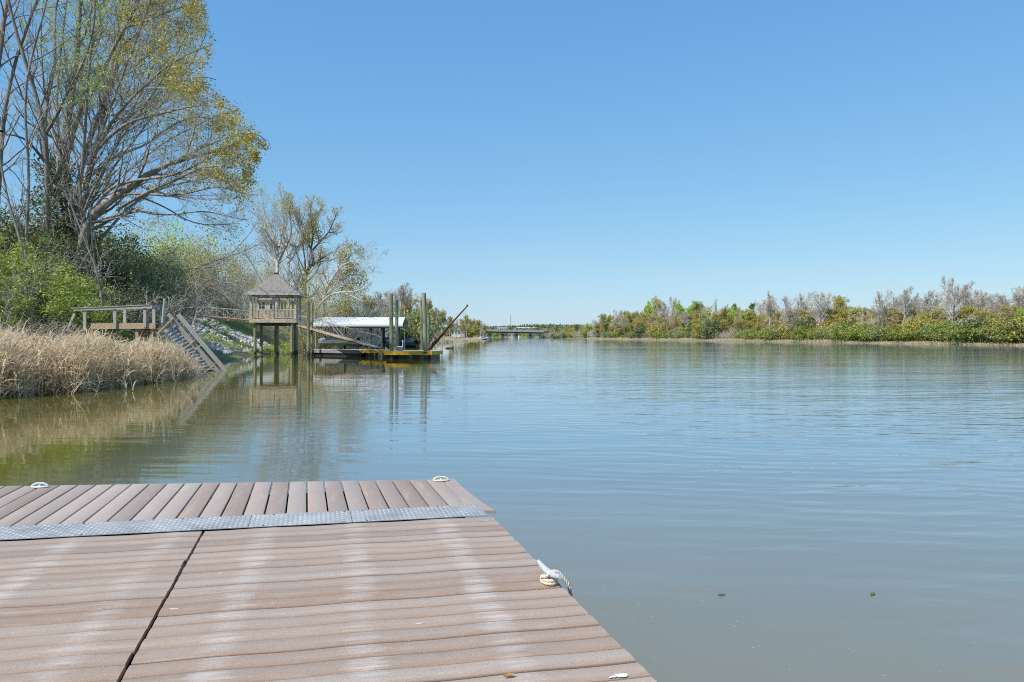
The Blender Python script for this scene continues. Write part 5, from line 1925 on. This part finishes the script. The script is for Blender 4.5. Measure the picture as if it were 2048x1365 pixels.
# ------------------------------------------------------------------ shrubs of the left bank
G_BAM = 'bright leafy shrubs on the left bank'
bam = shrub_proto('leafy_thicket', 'x', 'shrub', G_BAM, 41, 3.6, 4.2, M['leaf_bamboo'], M['twig'], 105, 100, .17, .24, 14, .24, .25, shell=.72)
bam2 = shrub_proto('leafy_thicket', 'x', 'shrub', G_BAM, 42, 3.0, 3.2, M['leaf_bamboo'], M['twig'], 85, 95, .16, .22, 12, .26, .2, shell=.72)
G_DRK = 'dark evergreen undergrowth on the left bank'
drk = shrub_proto('evergreen_bush', 'x', 'shrub', G_DRK, 43, 4.2, 4.0, M['leaf_dark'], M['twig_brown'], 110, 130, .115, .45, 12, .55)
G_GRN = 'green bushes on the left bank'
grn = shrub_proto('green_bush', 'x', 'shrub', G_GRN, 44, 3.8, 4.0, M['leaf_green'], M['twig'], 75, 130, .105, .42, 18, .5)
G_OLV = 'budding olive bushes on the left bank'
olv = shrub_proto('budding_bush', 'x', 'shrub', G_OLV, 45, 4.6, 4.6, M['leaf_olive'], M['twig'], 80, 90, .095, .45, 22, .5, minr=.009)
G_GRY = 'leafless grey brush on the left bank'
gry = shrub_proto('bare_bush', 'x', 'shrub', G_GRY, 46, 4.2, 3.8, M['leaf_olive'], M['twig'], 12, 24, .08, .5, 26, .5, minr=.009)
gry2 = shrub_proto('bare_bush', 'x', 'shrub', G_GRY, 47, 3.4, 3.0, None, M['bark_pale'], 0, 0, .12, .5, 20, .5, minr=.009)

for px, Y, top, h, pr, lab in (
    (22, 44, 500, 4.2, bam, 'bright green thicket at the extreme left edge, below the leaning stem'),
    (70, 43.5, 545, 4.2, bam, 'bright bamboo-like thicket left of the pier, directly behind the dry brush'),
    (150, 44.5, 535, 4.2, bam2, 'yellow-green bush touching the left end of the pier railing'),
    (105, 47, 512, 4.2, bam, 'tall bright thicket behind the two front ones left of the pier'),
    (118, 44, 560, 3.2, bam2, 'slim bright bush between the two broad thickets left of the pier'),
    (50, 47, 490, 4.2, bam, 'tall bright thicket below the slender pale tree'),
    (-30, 43, 520, 4.2, bam2, 'bright green bush half outside the left border'),
    (180, 46.5, 575, 3.2, bam2, 'low yellow-green bush right behind the pier railing posts'),
):
    put(pr, px, Y, top, h, label=lab)
for px, Y, top, lab in (
    (20, 50, 450, 'dark evergreen bush behind the thicket at the left edge'),
    (75, 52, 425, 'dark bush swallowing the foot of the ivy-clad tree'),
        (208, 50, 575, 'dark bush in the shade right of the forked stem'),
    (262, 50, 590, 'dark bush behind the middle of the pier railing'),
    (110, 46, 600, 'dark low bush under the bright thickets by the pier'),
    (20, 45, 600, 'dark low bush under the thicket at the left edge'),
):
    put(drk, px, Y, top, 4.0, label=lab)
for px, Y, top, lab in (
    (230, 57, 462, 'rounded mid-green bush right of the forked stem'),
    (190, 62, 455, 'green bush below the long low limbs of the huge tree'),
    (285, 60, 500, 'green bush behind the fallen tree roots'),
    (262, 55, 515, 'mid-green bush behind the middle of the pier railing, above the dark one'),
    (305, 57, 545, 'green bush behind the right end of the pier railing'),
    (140, 55, 480, 'green bush in front of the huge tree trunk'),
    (-10, 58, 440, 'green bush behind everything at the left border'),
    (322, 80, 525, 'green bush on the bank above the trussed walkway start'),
):
    put(grn, px, Y, top, 4.0, label=lab)
for px, Y, top, wx, lab in (
    (325, 72, 505, .8, 'budding olive bush in the thicket left of the rust-tipped one'),
    (395, 92, 484, 1.0, 'broad golden-olive bush standing highest left of the gazebo'),
    (440, 98, 505, .9, 'golden-olive bush between the broad one and the gazebo'),
    (518, 142, 518, .8, 'dark gold bush just left of the gazebo roof'),
    (470, 106, 545, .9, 'low olive bush behind the left gazebo post'),
    (618, 100, 562, .9, 'olive bush right behind the gazebo and its two pilings'),
    (655, 108, 575, 1.0, 'olive bush above the left half of the boathouse roof'),
    (700, 118, 590, 1.0, 'olive bush above the right half of the boathouse roof'),
    (370, 92, 470, .9, 'pale olive bush behind the golden ones left of the gazebo'),
):
    put(olv, px, Y, top, 4.6, wx=wx, label=lab)
for px, Y, top, wx, lab in (
    (296, 58, 552, 1.0, 'bare grey brush nearest the right end of the pier railing'),
    (348, 61, 566, .9, 'bare grey brush right behind the steel post'),
    (270, 54, 555, 1.0, 'bare grey brush behind the pier railing centre'),
    (335, 68, 560, 1.0, 'bare grey brush left of the steel post'),
    (368, 92, 556, .9, 'bare grey brush above the head of the collapsed stair'),
    (422, 104, 552, 1.0, 'bare grey brush above the trussed walkway'),
    (466, 110, 562, 1.0, 'bare grey brush left of the gazebo, behind its railing height'),
    (310, 62, 530, 1.1, 'tall bare brush under the limb ends of the huge tree'),
    (60, 48, 470, 1.0, 'bare twiggy brush under the slender pale tree'),
    (690, 112, 560, .9, 'bare brush under the leaning tree'),
    (735, 125, 585, .9, 'bare brush at the right foot of the leaning tree'),
):
    put(gry, px, Y, top, 3.8, wx=wx, label=lab)
for px, Y, top, wx, lab in (
    (480, 73, 690, .9, 'small bare bush at the waterline left of the gazebo stilts'),
    (455, 72.5, 697, .8, 'smallest bare bush at the waterline beside the rubble'),
    (238, 49, 560, 1.2, 'pale bare bush behind the second pier post'),
    (312, 50, 572, 1.2, 'pale bare bush behind the right pier post'),
    (400, 95, 592, 1.0, 'pale bare bush above the rubble slope'),
):
    put(gry2, px, Y, top, 3.0, wx=wx, label=lab)
for px, Y, top, w, mt, lab in ((345, 96, 470, 1, 'leaf_lime', 'fresh lime-green bush showing behind the olive bushes'),):
    lm = shrub_proto('lime_bush', lab, 'shrub', None, 48, 4.0, 4.0, M[mt], M['twig'], 60, 80, .12, .5, 10, .5)
    put(lm, px, Y, top, 4.0)

for px, Y, top, pr, h, lab in ((-150, 45, 470, grn, 4.0, 'green bush beyond the left border, nearest the frame'), (-260, 42, 500, bam, 4.2, 'bright thicket beyond the left border'), (-330, 47, 440, drk, 4.0, 'dark bush beyond the left border'), (-420, 40, 480, grn, 4.0, 'second green bush beyond the left border'), (-560, 36, 470, olv, 4.6, 'olive bush beyond the left border'), (-700, 32, 440, grn, 4.0, 'third green bush beyond the left border'), (-880, 30, 430, bam, 4.2, 'bright thicket furthest beyond the left border')):
    put(pr, px, Y, top, h, label=lab)

# dead grey brush in front of the thicket (tall weeds)
rng = np.random.default_rng(51)
db = shrub_proto('dead_weeds', 'dead grey brush heap between the reeds and the bright thicket', 'weeds', 'dead weed heaps behind the reeds', 52, 3.0, 1.8, None, M['dry_brush'], 0, 0, .1, .1, 90, .5, minr=.009)
for i, (px, Y, top, lab) in enumerate(((85, 38, 625, 'dead grey weed heap, the tallest, below the bright thicket'), (40, 36, 655, 'dead grey weed heap at the left behind the reeds'), (130, 39.5, 650, 'dead grey weed heap under the pier brace'), (165, 40.5, 660, 'dead grey weed heap under the left pier end'), (8, 37, 650, 'dead grey weed heap at the left border'))):
    put(db, px, Y, top, 1.8, label=lab, wx=1.2)

# small plants on the rubble slope
sg = shrub_proto('bank_weed', 'x', 'weed', 'green weeds on the rubble slope', 53, 1.5, 0.8, M['leaf_lime'], M['twig'], 26, 60, .07, .2, 8, .5)
for px, Y, k, lab in ((425, 73, 1.0, 'green weed tuft in the rubble left of the bare bush'), (452, 72.5, .9, 'green weed tuft by the waterline in front of the rubble'), (408, 69, 1.1, 'green weed tuft behind the stair foot'), (474, 77, 1.0, 'green weed tuft at the rubble edge beside the gazebo'), (418, 82, 1.2, 'green weed tuft on top of the rubble under the walkway'), (560, 89, 1.5, 'green weed clump in the shade beneath the gazebo'), (535, 84, 1.2, 'green weed clump at the waterline beneath the gazebo'), (445, 84, 1.0, 'green weed tuft high on the rubble near the walkway')):
    put(sg, px, Y, None, None, label=lab, wx=1.0).scale = (1.3 * k, 1.3 * k, k)

# ------------------------------------------------------------------ rubble, reeds, marsh grass (nobody could count them)
rng = np.random.default_rng(61)
n = 2600
Yr_ = rng.uniform(64, 93, n)
s_ = rng.uniform(.9, 8.6, n)
X_ = shoreL(Yr_) - s_
kp = (np.sin(X_ * .8 + 1) * np.sin(Yr_ * .5) + rng.normal(0, .5, n)) > -.55
X_, Yr_ = X_[kp], Yr_[kp]
Z_ = ground_z(X_, Yr_)
ico = np.array([[0, 0, 1], [.9, 0, .4], [.28, .86, .4], [-.73, .53, .4], [-.73, -.53, .4], [.28, -.86, .4], [.73, .53, -.4], [-.28, .86, -.4], [-.9, 0, -.4], [-.28, -.86, -.4], [.73, -.53, -.4], [0, 0, -1]])
icf = np.array([[0, 1, 2], [0, 2, 3], [0, 3, 4], [0, 4, 5], [0, 5, 1], [1, 6, 2], [2, 7, 3], [3, 8, 4], [4, 9, 5], [5, 10, 1], [2, 6, 7], [3, 7, 8], [4, 8, 9], [5, 9, 10], [1, 10, 6], [11, 7, 6], [11, 8, 7], [11, 9, 8], [11, 10, 9], [11, 6, 10]])
k = len(X_)
sz = rng.uniform(.09, .30, (k, 1, 1)) * rng.uniform(.6, 1.2, (k, 1, 3))
Vr = ico[None] * sz * (1 + rng.normal(0, .18, (k, 12, 1))) + np.stack([X_, Yr_, Z_ + .06], 1)[:, None]
mb = MB()
mb.add(Vr.reshape(-1, 3), (np.arange(k)[:, None, None] * 12 + icf[None]).reshape(-1, 3))
o = mb.build('rubble_bank', M['stone'])
tag(o, 'pale rubble stones covering the slope under the trussed walkway', 'rubble', kind='stuff')


def reed_bed(name, label, X, Y, hgt, rng, nleaf=5, wid=.030, stem_w=.014, mat='reed', nseg=4):
    n = len(X)
    z = np.maximum(ground_z(X, Y), -.25)
    base = np.stack([X, Y, z], 1)
    d = norm(np.stack([rng.normal(0, .16, n), rng.normal(0, .16, n), np.ones(n)], 1))
    mbd = MB()
    h = hgt * rng.uniform(.72, 1.12, n)
    strips(mbd, base, d, h, np.full(n, stem_w), rng, .25, 3)
    for q in range(nleaf):
        t = rng.uniform(.08, .98, n)
        p = base + d * (h * t)[:, None]
        dd = norm(d + rng.normal(0, .55, (n, 3)) * np.array([1, 1, .4]) + np.array([0, 0, .35]))
        strips(mbd, p, dd, rng.uniform(.3, .85, n) * (hgt / 1.5) ** .5, np.full(n, wid) * rng.uniform(.6, 1.6, n), rng, 2.4, nseg)
    o = mbd.build(name, M[mat])
    tag(o, label, 'reeds', kind='stuff')
    return o


rng = np.random.default_rng(71)
front = np.array([(-19.2, 3), (-18.4, 11), (-17.8, 18), (-17.2, 22.5), (-16.6, 24.3), (-15.6, 25.6), (-15.4, 27.5), (-15.6, 29.6), (-15.35, 32.5), (-15.7, 35), (-16.3, 38.2), (-17.4, 41.0), (-18.2, 42.0)])
u = rng.uniform(0, 1, 52000)
off = np.where(rng.uniform(0, 1, len(u)) < .5, rng.uniform(0, 1.6, len(u)), rng.uniform(0, 8.5, len(u)))
dacc = np.r_[0, np.cumsum(np.linalg.norm(np.diff(front, axis=0), axis=1))]
q = u * dacc[-1]
fx, fy = np.interp(q, dacc, front[:, 0]), np.interp(q, dacc, front[:, 1])
fx = fx + .28 * np.sin(q * 2.1) + .22 * np.sin(q * 4.7 + 1.0) + .12 * np.sin(q * 9.3)
stray = rng.uniform(0, 1, len(u)) < .035
fx = np.where(stray, fx + rng.exponential(.45, len(u)), fx)
X_ = fx - off * .92 + rng.normal(0, .25, len(u))
Y_ = fy + off * .45 + rng.normal(0, .2, len(u))
kp = Y_ < 41.0 + .8 * np.sin(X_ * 1.3)
X_, Y_, off = X_[kp], Y_[kp], off[kp]
clump = np.sin(X_ * 2.3 + 1.0) * np.sin(Y_ * 1.9) + rng.normal(0, .5, len(X_)) > -.62
X_, Y_, off = X_[clump], Y_[clump], off[clump]
tap = np.clip(1.55 - (Y_ - 25) * .012, 1.2, 1.6) * np.interp(Y_, [35, 39, 41], [1, .72, .6]) * (1 + .12 * np.sin(X_ * 1.7 + Y_) + .13 * np.sin(X_ * 3.1 - Y_ * 2.3) + rng.normal(0, .12, len(X_)))
sel = rng.permutation(len(X_))[:21500]
reed_bed('reeds', 'bed of dry tan reeds along the left shore below the pier', X_[sel], Y_[sel], tap[sel], rng)
# a few stems leaning out over the water
n = 5200
Y_ = rng.uniform(96, 190, n)
X_ = shoreL(Y_) - rng.uniform(-.6, 2.2, n)
kp = ((Y_ > 104) & (Y_ < 120)) | (Y_ > 142)
reed_bed('reeds', 'strip of tan reeds on the far left shore behind the boathouse', X_[kp], Y_[kp], np.full(kp.sum(), 1.3), rng, 2, .05, .04, nseg=3)
n = 26000
Y_ = 135 + (540 - 135) * rng.uniform(0, 1, n) ** 1.9
X_ = shoreR(Y_) + rng.uniform(-.8, 5.5, n)
reed_bed('marsh_grass', 'low strip of tan marsh grass along the far right shore', X_, Y_, .48 * (1 + .3 * np.sin(Y_ * .11)) * np.clip(Y_ / 210, .9, 1.35), rng, 2, .10, .07, nseg=2)
n = 9000
Y_ = rng.uniform(190, 840, n)
X_ = shoreL(Y_) - rng.uniform(-.5, 4, n)
reed_bed('marsh_grass', 'tan grass strip along the distant left shore towards the bridge', X_, Y_, np.full(n, .6), rng, 1, .16, .12, nseg=2)

# ------------------------------------------------------------------ trees of the right bank, the distance and the far left shore
TW, TWB = M['twig_far'], M['twig_brown']
BF = M['bark_far']
G = {'bare': 'leafless grey trees along the far shores', 'bud': 'budding brown trees along the far shores', 'leafy': 'fresh green trees along the far shores', 'dark': 'dark evergreen trees along the far shores',
     'shrub': 'bright green shrubs along the right shore', 'greybush': 'grey bare bushes along the right shore', 'darkbush': 'dark bushes along the far shores'}
LB = {'bare': 'leafless grey tree with bare twigs standing in the distant riverside wood',
      'bud': 'budding olive-brown tree in the distant riverside wood',
      'leafy': 'tree in fresh yellow-green leaf in the distant riverside wood',
      'dark': 'dark evergreen tree in the distant riverside wood',
      'shrub': 'bright green shrub at the foot of the distant riverside wood',
      'greybush': 'grey leafless bush at the foot of the distant riverside wood',
      'darkbush': 'dark low bush at the foot of the distant riverside wood'}
PR = {}
PR['bare'] = [(tree_proto('bare_tree', LB['bare'], 'tree', G['bare'], 100 + i, 18, BF, TW, M['leaf_rust'], 'tall' if i == 1 else 'bare', .26, 420, (.52, .46, .58)[i], 9, 1.45, minr=.040), 18) for i in range(3)]
PR['bud'] = [(tree_proto('budding_tree', LB['bud'], 'tree', G['bud'], 110 + i, 14, BF, TWB, (M['leaf_rust'], M['leaf_olive'], M['leaf_olive'])[i], 'bare', .27, (7500, 8000, 6500)[i], (.52, .54, .48)[i], 8, 1.15, minr=.026), 14) for i in range(3)]
PR['leafy'] = [(tree_proto('leafy_tree', LB['leafy'], 'tree', G['leafy'], 120 + i, 13, BF, TW, (M['leaf_lime'], M['leaf_bud'])[i], 'bare', .30, 7000, .50, 7, 1.0, minr=.026), 13) for i in range(2)]
PR['dark'] = [(tree_proto('evergreen_tree', LB['dark'], 'tree', G['dark'], 130 + i, 13, M['bark_dark'], TWB, (M['leaf_dark'], M['leaf_green'])[i], 'bare', .32, 8500, .38, 8, 1.0, minr=.026), 13) for i in range(2)]
PR['shrub'] = [(shrub_proto('green_shrub', LB['shrub'], 'shrub', G['shrub'], 140 + i, 6.0, 3.6, (M['leaf_bright'], M['leaf_bright'], M['leaf_green'])[i], TW, 85, 42, .33, .5, 8, .6, twigs=False, minr=.02, shell=.6), 3.6) for i in range(3)]
PR['greybush'] = [(shrub_proto('grey_bush', LB['greybush'], 'shrub', G['greybush'], 150 + i, 5.5, 4.2, M['leaf_rust'], TW, 10, 16, .3, .6, 26, .6, minr=.026), 4.2) for i in range(2)]
PR['darkbush'] = [(shrub_proto('dark_bush', LB['darkbush'], 'shrub', G['darkbush'], 160 + i, 5.5, 4.4, (M['leaf_dark'], M['leaf_olive'])[i], TWB, 80, 38, .36, .55, 8, .6, twigs=False, minr=.02), 4.4) for i in range(2)]

for k_, lst in PR.items():
    # the height that reads as the top of the crown: nearly all of it lies below
    for i_, (o_, h_) in enumerate(lst):
        zz = np.concatenate([np.array([v.co.z for v in c_.data.vertices]) for c_ in o_.children if c_.name.split('.')[0] in ('crown', 'foliage', 'stems')])
        lst[i_] = (o_, float(np.percentile(zz, {'bare': 96, 'bud': 95, 'leafy': 95, 'dark': 97}.get(k_, 94))))
RB_PX = np.array([1100, 1183, 1200, 1300, 1400, 1600, 1800, 2048, 2200])
RB_Y = np.array([840, 520, 478, 395, 333, 250, 200, 155, 130])
rr = random.Random(5)


def far(kind, px, top, back=6.0, v=None, wx=1.0, label=None, Y=None, left=False):
    pr, h = PR[kind][rr.randrange(len(PR[kind])) if v is None else v]
    if Y is None:
        Y = float(np.interp(px, RB_PX, RB_Y)) + back * (1 + 0.004 * max(0, 1900 - px))
        X = (px - 1024) / FPX * Y
        # walk away from the camera until it stands on dry land
        for _ in range(80):
            if X > shoreR(Y) + 3.5:
                break
            Y *= 1.006
            X = (px - 1024) / FPX * Y
    put(pr, px, Y, top, h, rz=rr.uniform(0, 6.28), label=label, wx=wx)


for px, top, kind, wx, lab in (
    (1193, 641, 'bare', 1.1, None), (1208, 632, 'bud', 1.1, None), (1222, 634, 'bud', 1.0, None), (1234, 622, 'bare', 1.0, 'white-limbed bare tree near the tapering end of the right wood'), (1255, 627, 'bud', 1.0, None), (1272, 626, 'bud', 1.0, None), (1294, 611, 'leafy', .8, None),
    (1313, 602, 'leafy', .75, None), (1330, 605, 'bare', .9, None), (1354, 598, 'bare', .9, None), (1363, 610, 'leafy', .8, None), (1380, 611, 'leafy', .9, None), (1397, 607, 'dark', .7, None), (1416, 615, 'bare', .9, None),
    (1433, 601, 'bare', .30, 'thin dead snag with stubby limbs poking above the right wood'), (1453, 619, 'bare', 1.1, None), (1472, 613, 'dark', .8, None), (1502, 612, 'dark', .8, None), (1521, 603, 'bare', .9, None), (1541, 588, 'bare', .8, 'bare tree rising well above the wood, left of the paired bare trees'), (1577, 596, 'bare', .9, None), (1605, 590, 'bare', .9, None),
    (1633, 588, 'bare', 1.0, 'pale-trunked broad bare tree near the middle of the right wood'), (1650, 592, 'bare', .9, None), (1679, 598, 'bud', 1.1, None), (1703, 617, 'bud', 1.1, None), (1724, 620, 'bud', 1.1, None), (1745, 622, 'bud', 1.0, None), (1764, 586, 'bare', .9, 'bare tree leaning over the shore with a thin pale trunk'), (1786, 597, 'bare', .9, None),
    (1808, 580, 'bare', .9, None), (1828, 592, 'bare', .9, None), (1854, 598, 'bare', 1.0, None), (1874, 585, 'bare', .9, 'bare tree just left of the tallest tree on the right shore'), (1907, 558, 'bare', .75, 'tallest tree on the right shore, brown and finely twigged'), (1926, 570, 'bare', .9, None), (1941, 583, 'bare', .9, None),
    (1960, 591, 'bare', 1.0, None), (1984, 592, 'bare', 1.0, None), (2006, 592, 'bare', 1.0, None), (2030, 577, 'bare', 1.1, None), (2052, 568, 'bare', 1.1, 'wide bare tree cut by the right border'), (2085, 575, 'bare', 1.0, None), (2120, 590, 'bud', 1.0, None),
):
    far(kind, px, top, 1.0 if px in (1541, 1633, 1764, 1808, 1907, 1234, 1577) else 14, wx=wx * (1.15 if kind == 'bare' and wx > .5 else 1), label=lab)
for px in np.arange(1345, 2100, 34):
    if 1672 < px < 1752 or 1455 < px < 1510:
        continue
    far('bare', px + rr.uniform(-10, 10), np.interp(px, [1330, 1550, 1750, 1900, 2100], [616, 606, 612, 594, 592]) + rr.uniform(-4, 14), 20, wx=rr.uniform(1.0, 1.4))
# the body of the wood: budding and evergreen trees in front of and between the tall ones
px = 1196.0
while px < 2110:
    base = np.interp(px, [1190, 1260, 1350, 1700, 2100], [646, 636, 627, 626, 620])
    kind = rr.choices(['bud', 'leafy', 'dark', 'bare'], [7, 1.4, 1.0, 1.2])[0]
    far(kind, px, base + rr.uniform(-6, 10), 9, wx=rr.uniform(1.0, 1.35))
    px += rr.uniform(7, 10.5)
px = 1190.0
while px < 2110:
    base = np.interp(px, [1190, 1260, 1400, 1700, 2100], [660, 655, 650, 648, 640])
    kind = rr.choices(['bud', 'darkbush', 'greybush', 'leafy'], [5, 2.6, .9, 1.2])[0]
    far(kind, px, base + rr.uniform(-7, 8), 5, wx=rr.uniform(1.0, 1.3))
    px += rr.uniform(10, 15)
px = 1196.0
while px < 2090:
    base = np.interp(px, [1190, 1400, 1700, 2048], [671, 667, 659, 652])
    kind = rr.choices(['shrub', 'darkbush', 'greybush'], [8, 1.0, 1.2])[0]
    far(kind, px, base + rr.uniform(-7, 3), 1.2, wx=rr.uniform(.9, 1.25))
    px += rr.uniform(12, 20) * np.interp(px, [1190, 2048], [.8, 1.5])
far('greybush', 2036, 656, -2, wx=1.2, label='round grey bare bush reaching the water at the right border')
far('greybush', 1945, 640, 1, wx=1.0, label='rounded grey bush left of the bright shrubs near the right border')

# beyond the bend: trees between the bridge and the right wood
px = 1092.0
while px < 1205:
    far(rr.choice(['darkbush', 'bud', 'greybush']), px + 2, np.interp(px, [1092, 1205], [668, 662]) + rr.uniform(-2, 2), wx=1.5, Y=float(np.interp(px, [1092, 1205], [770, 515])))
    Y = np.interp(px, [1092, 1205], [800, 540]) + rr.uniform(0, 40)
    kind = rr.choices(['bud', 'bare', 'dark', 'leafy', 'darkbush'], [5, 2, 1.2, 1.6, 1])[0]
    far(kind, px, np.interp(px, [1092, 1150, 1205], [661, 652, 645]) + rr.uniform(-3, 5), wx=rr.uniform(1.0, 1.5), Y=Y)
    px += rr.uniform(5, 8)
far('leafy', 1176, 650, v=0, wx=1.3, Y=570, label='bright yellow-green tree at the far river bend')
# left shore from the boathouse to the bridge
for px, top, kind, Y, wx, lab in (
    (760, 590, 'bare', 150, 1.0, None), (745, 600, 'bud', 140, .9, None), (800, 571, 'bare', 200, 1.2, 'tall fine-twigged brown tree behind the landing pilings'), (822, 580, 'bare', 215, 1.2, None), (812, 600, 'bud', 205, 1.2, None), (770, 600, 'bare', 160, 1.2, None), (776, 585, 'bare', 185, 1.0, None), (842, 590, 'bare', 230, .8, 'pale bare tree right behind the corner pilings'), (860, 605, 'bud', 240, .8, None),
    (822, 632, 'shrub', 165, .8, 'yellow-green shrub between the landing pilings'), (838, 627, 'leafy', 190, .7, 'yellow-leaved tree between the landing pilings'), (870, 622, 'bud', 225, 1.0, None), (885, 626, 'leafy', 240, .8, 'yellow-green tree at the left, where the boom pole crosses it'), (900, 636, 'bud', 300, .9, None), (812, 648, 'darkbush', 172, .8, None), (850, 655, 'greybush', 185, .8, None),
    (790, 630, 'bud', 160, 1.0, None), (730, 640, 'darkbush', 130, 1.0, None), (912, 640, 'bare', 360, .9, None), (934, 634, 'leafy', 450, .6, 'thin green-tipped tree below the tip of the boom pole'), (925, 641, 'bud', 430, 1.0, None), (942, 641, 'bud', 470, 1.0, None), (955, 643, 'bud', 520, 1.1, None), (905, 650, 'bud', 400, 1.0, None),
    (968, 651, 'bud', 700, 1.0, None), (960, 647, 'bare', 650, 1.0, None), (977, 656, 'bud', 900, .9, None), (948, 650, 'bud', 560, 1.0, None), (935, 652, 'darkbush', 470, 1.2, None),
):
    far(kind, px, top, wx=wx, label=lab, Y=Y)
# beyond the bridge
px = 975.0
while px < 1100:
    far(rr.choice(['bud', 'darkbush', 'leafy', 'bud']), px, 667 + rr.uniform(-3, 2), wx=1.5, Y=rr.uniform(930, 990))
    px += rr.uniform(6, 10)

# the wooded hills: one mass
rng = np.random.default_rng(81)
n = 26000
X_ = rng.uniform(-1500, 2200, n)
Y_ = rng.uniform(1700, 3300, n)
C_ = np.stack([X_, Y_, hz_hill(X_, Y_) + rng.uniform(0, 9, n)], 1)
mb = MB()
leaves(mb, np.repeat(C_, 5, 0) + rng.normal(0, 2.6, (n * 5, 3)), 5.0, rng, .8)
o = mb.build('far_woods', mat_leaf('leaf_hill', [(0.045, 0.075, 0.035), (0.085, 0.12, 0.05), (0.15, 0.16, 0.075), (0.16, 0.14, 0.09)], .1))
tag(o, 'green wooded hills on the horizon behind the bridge', 'woods', kind='stuff')
n = 9000
X_ = rng.uniform(-700, 900, n)
Y_ = rng.uniform(1250, 1650, n)
C_ = np.stack([X_, Y_, np.maximum(ground_z(X_, Y_), 0) + rng.uniform(0, 11, n)], 1)
mb = MB()
leaves(mb, np.repeat(C_, 5, 0) + rng.normal(0, 2.0, (n * 5, 3)), 3.2, rng, .8)
o = mb.build('far_woods', mat_leaf('leaf_plain', [(0.06, 0.075, 0.03), (0.12, 0.13, 0.05), (0.20, 0.16, 0.085), (0.22, 0.19, 0.12)], .1))
tag(o, 'brownish lowland wood beyond the bridge at the foot of the hills', 'woods', kind='stuff')

# marina: small white boats along the far left shore
for i, (px, Y, L, lab) in enumerate(((897, 440, 5, 'white boat leftmost at the far marina below the pale building'), (909, 460, 5, None), (934, 520, 5, None), (945, 560, 6, None), (953, 600, 5.5, None), (962, 640, 6, 'white boat at the marina closest to the bridge'), (972, 690, 6.5, 'largest white cruiser beside the first bridge pier'))):
    p = at(px, 680, Y)
    boat(L, 2.6, 1.3, M['white_paint'] if i != 1 else M['navy'], lab or ('dark boat moored at the far marina' if i == 1 else 'small white boat moored at the far marina'), (max(p[0], float(shoreL(Y)) + 1.5), Y, -.2), 0.2 + i, cover=M['white_roof'] if i % 2 else None, motor=False, group='boats at the far marina')

for o in scene.objects:
    if "_w" in o:
        del o["_w"]
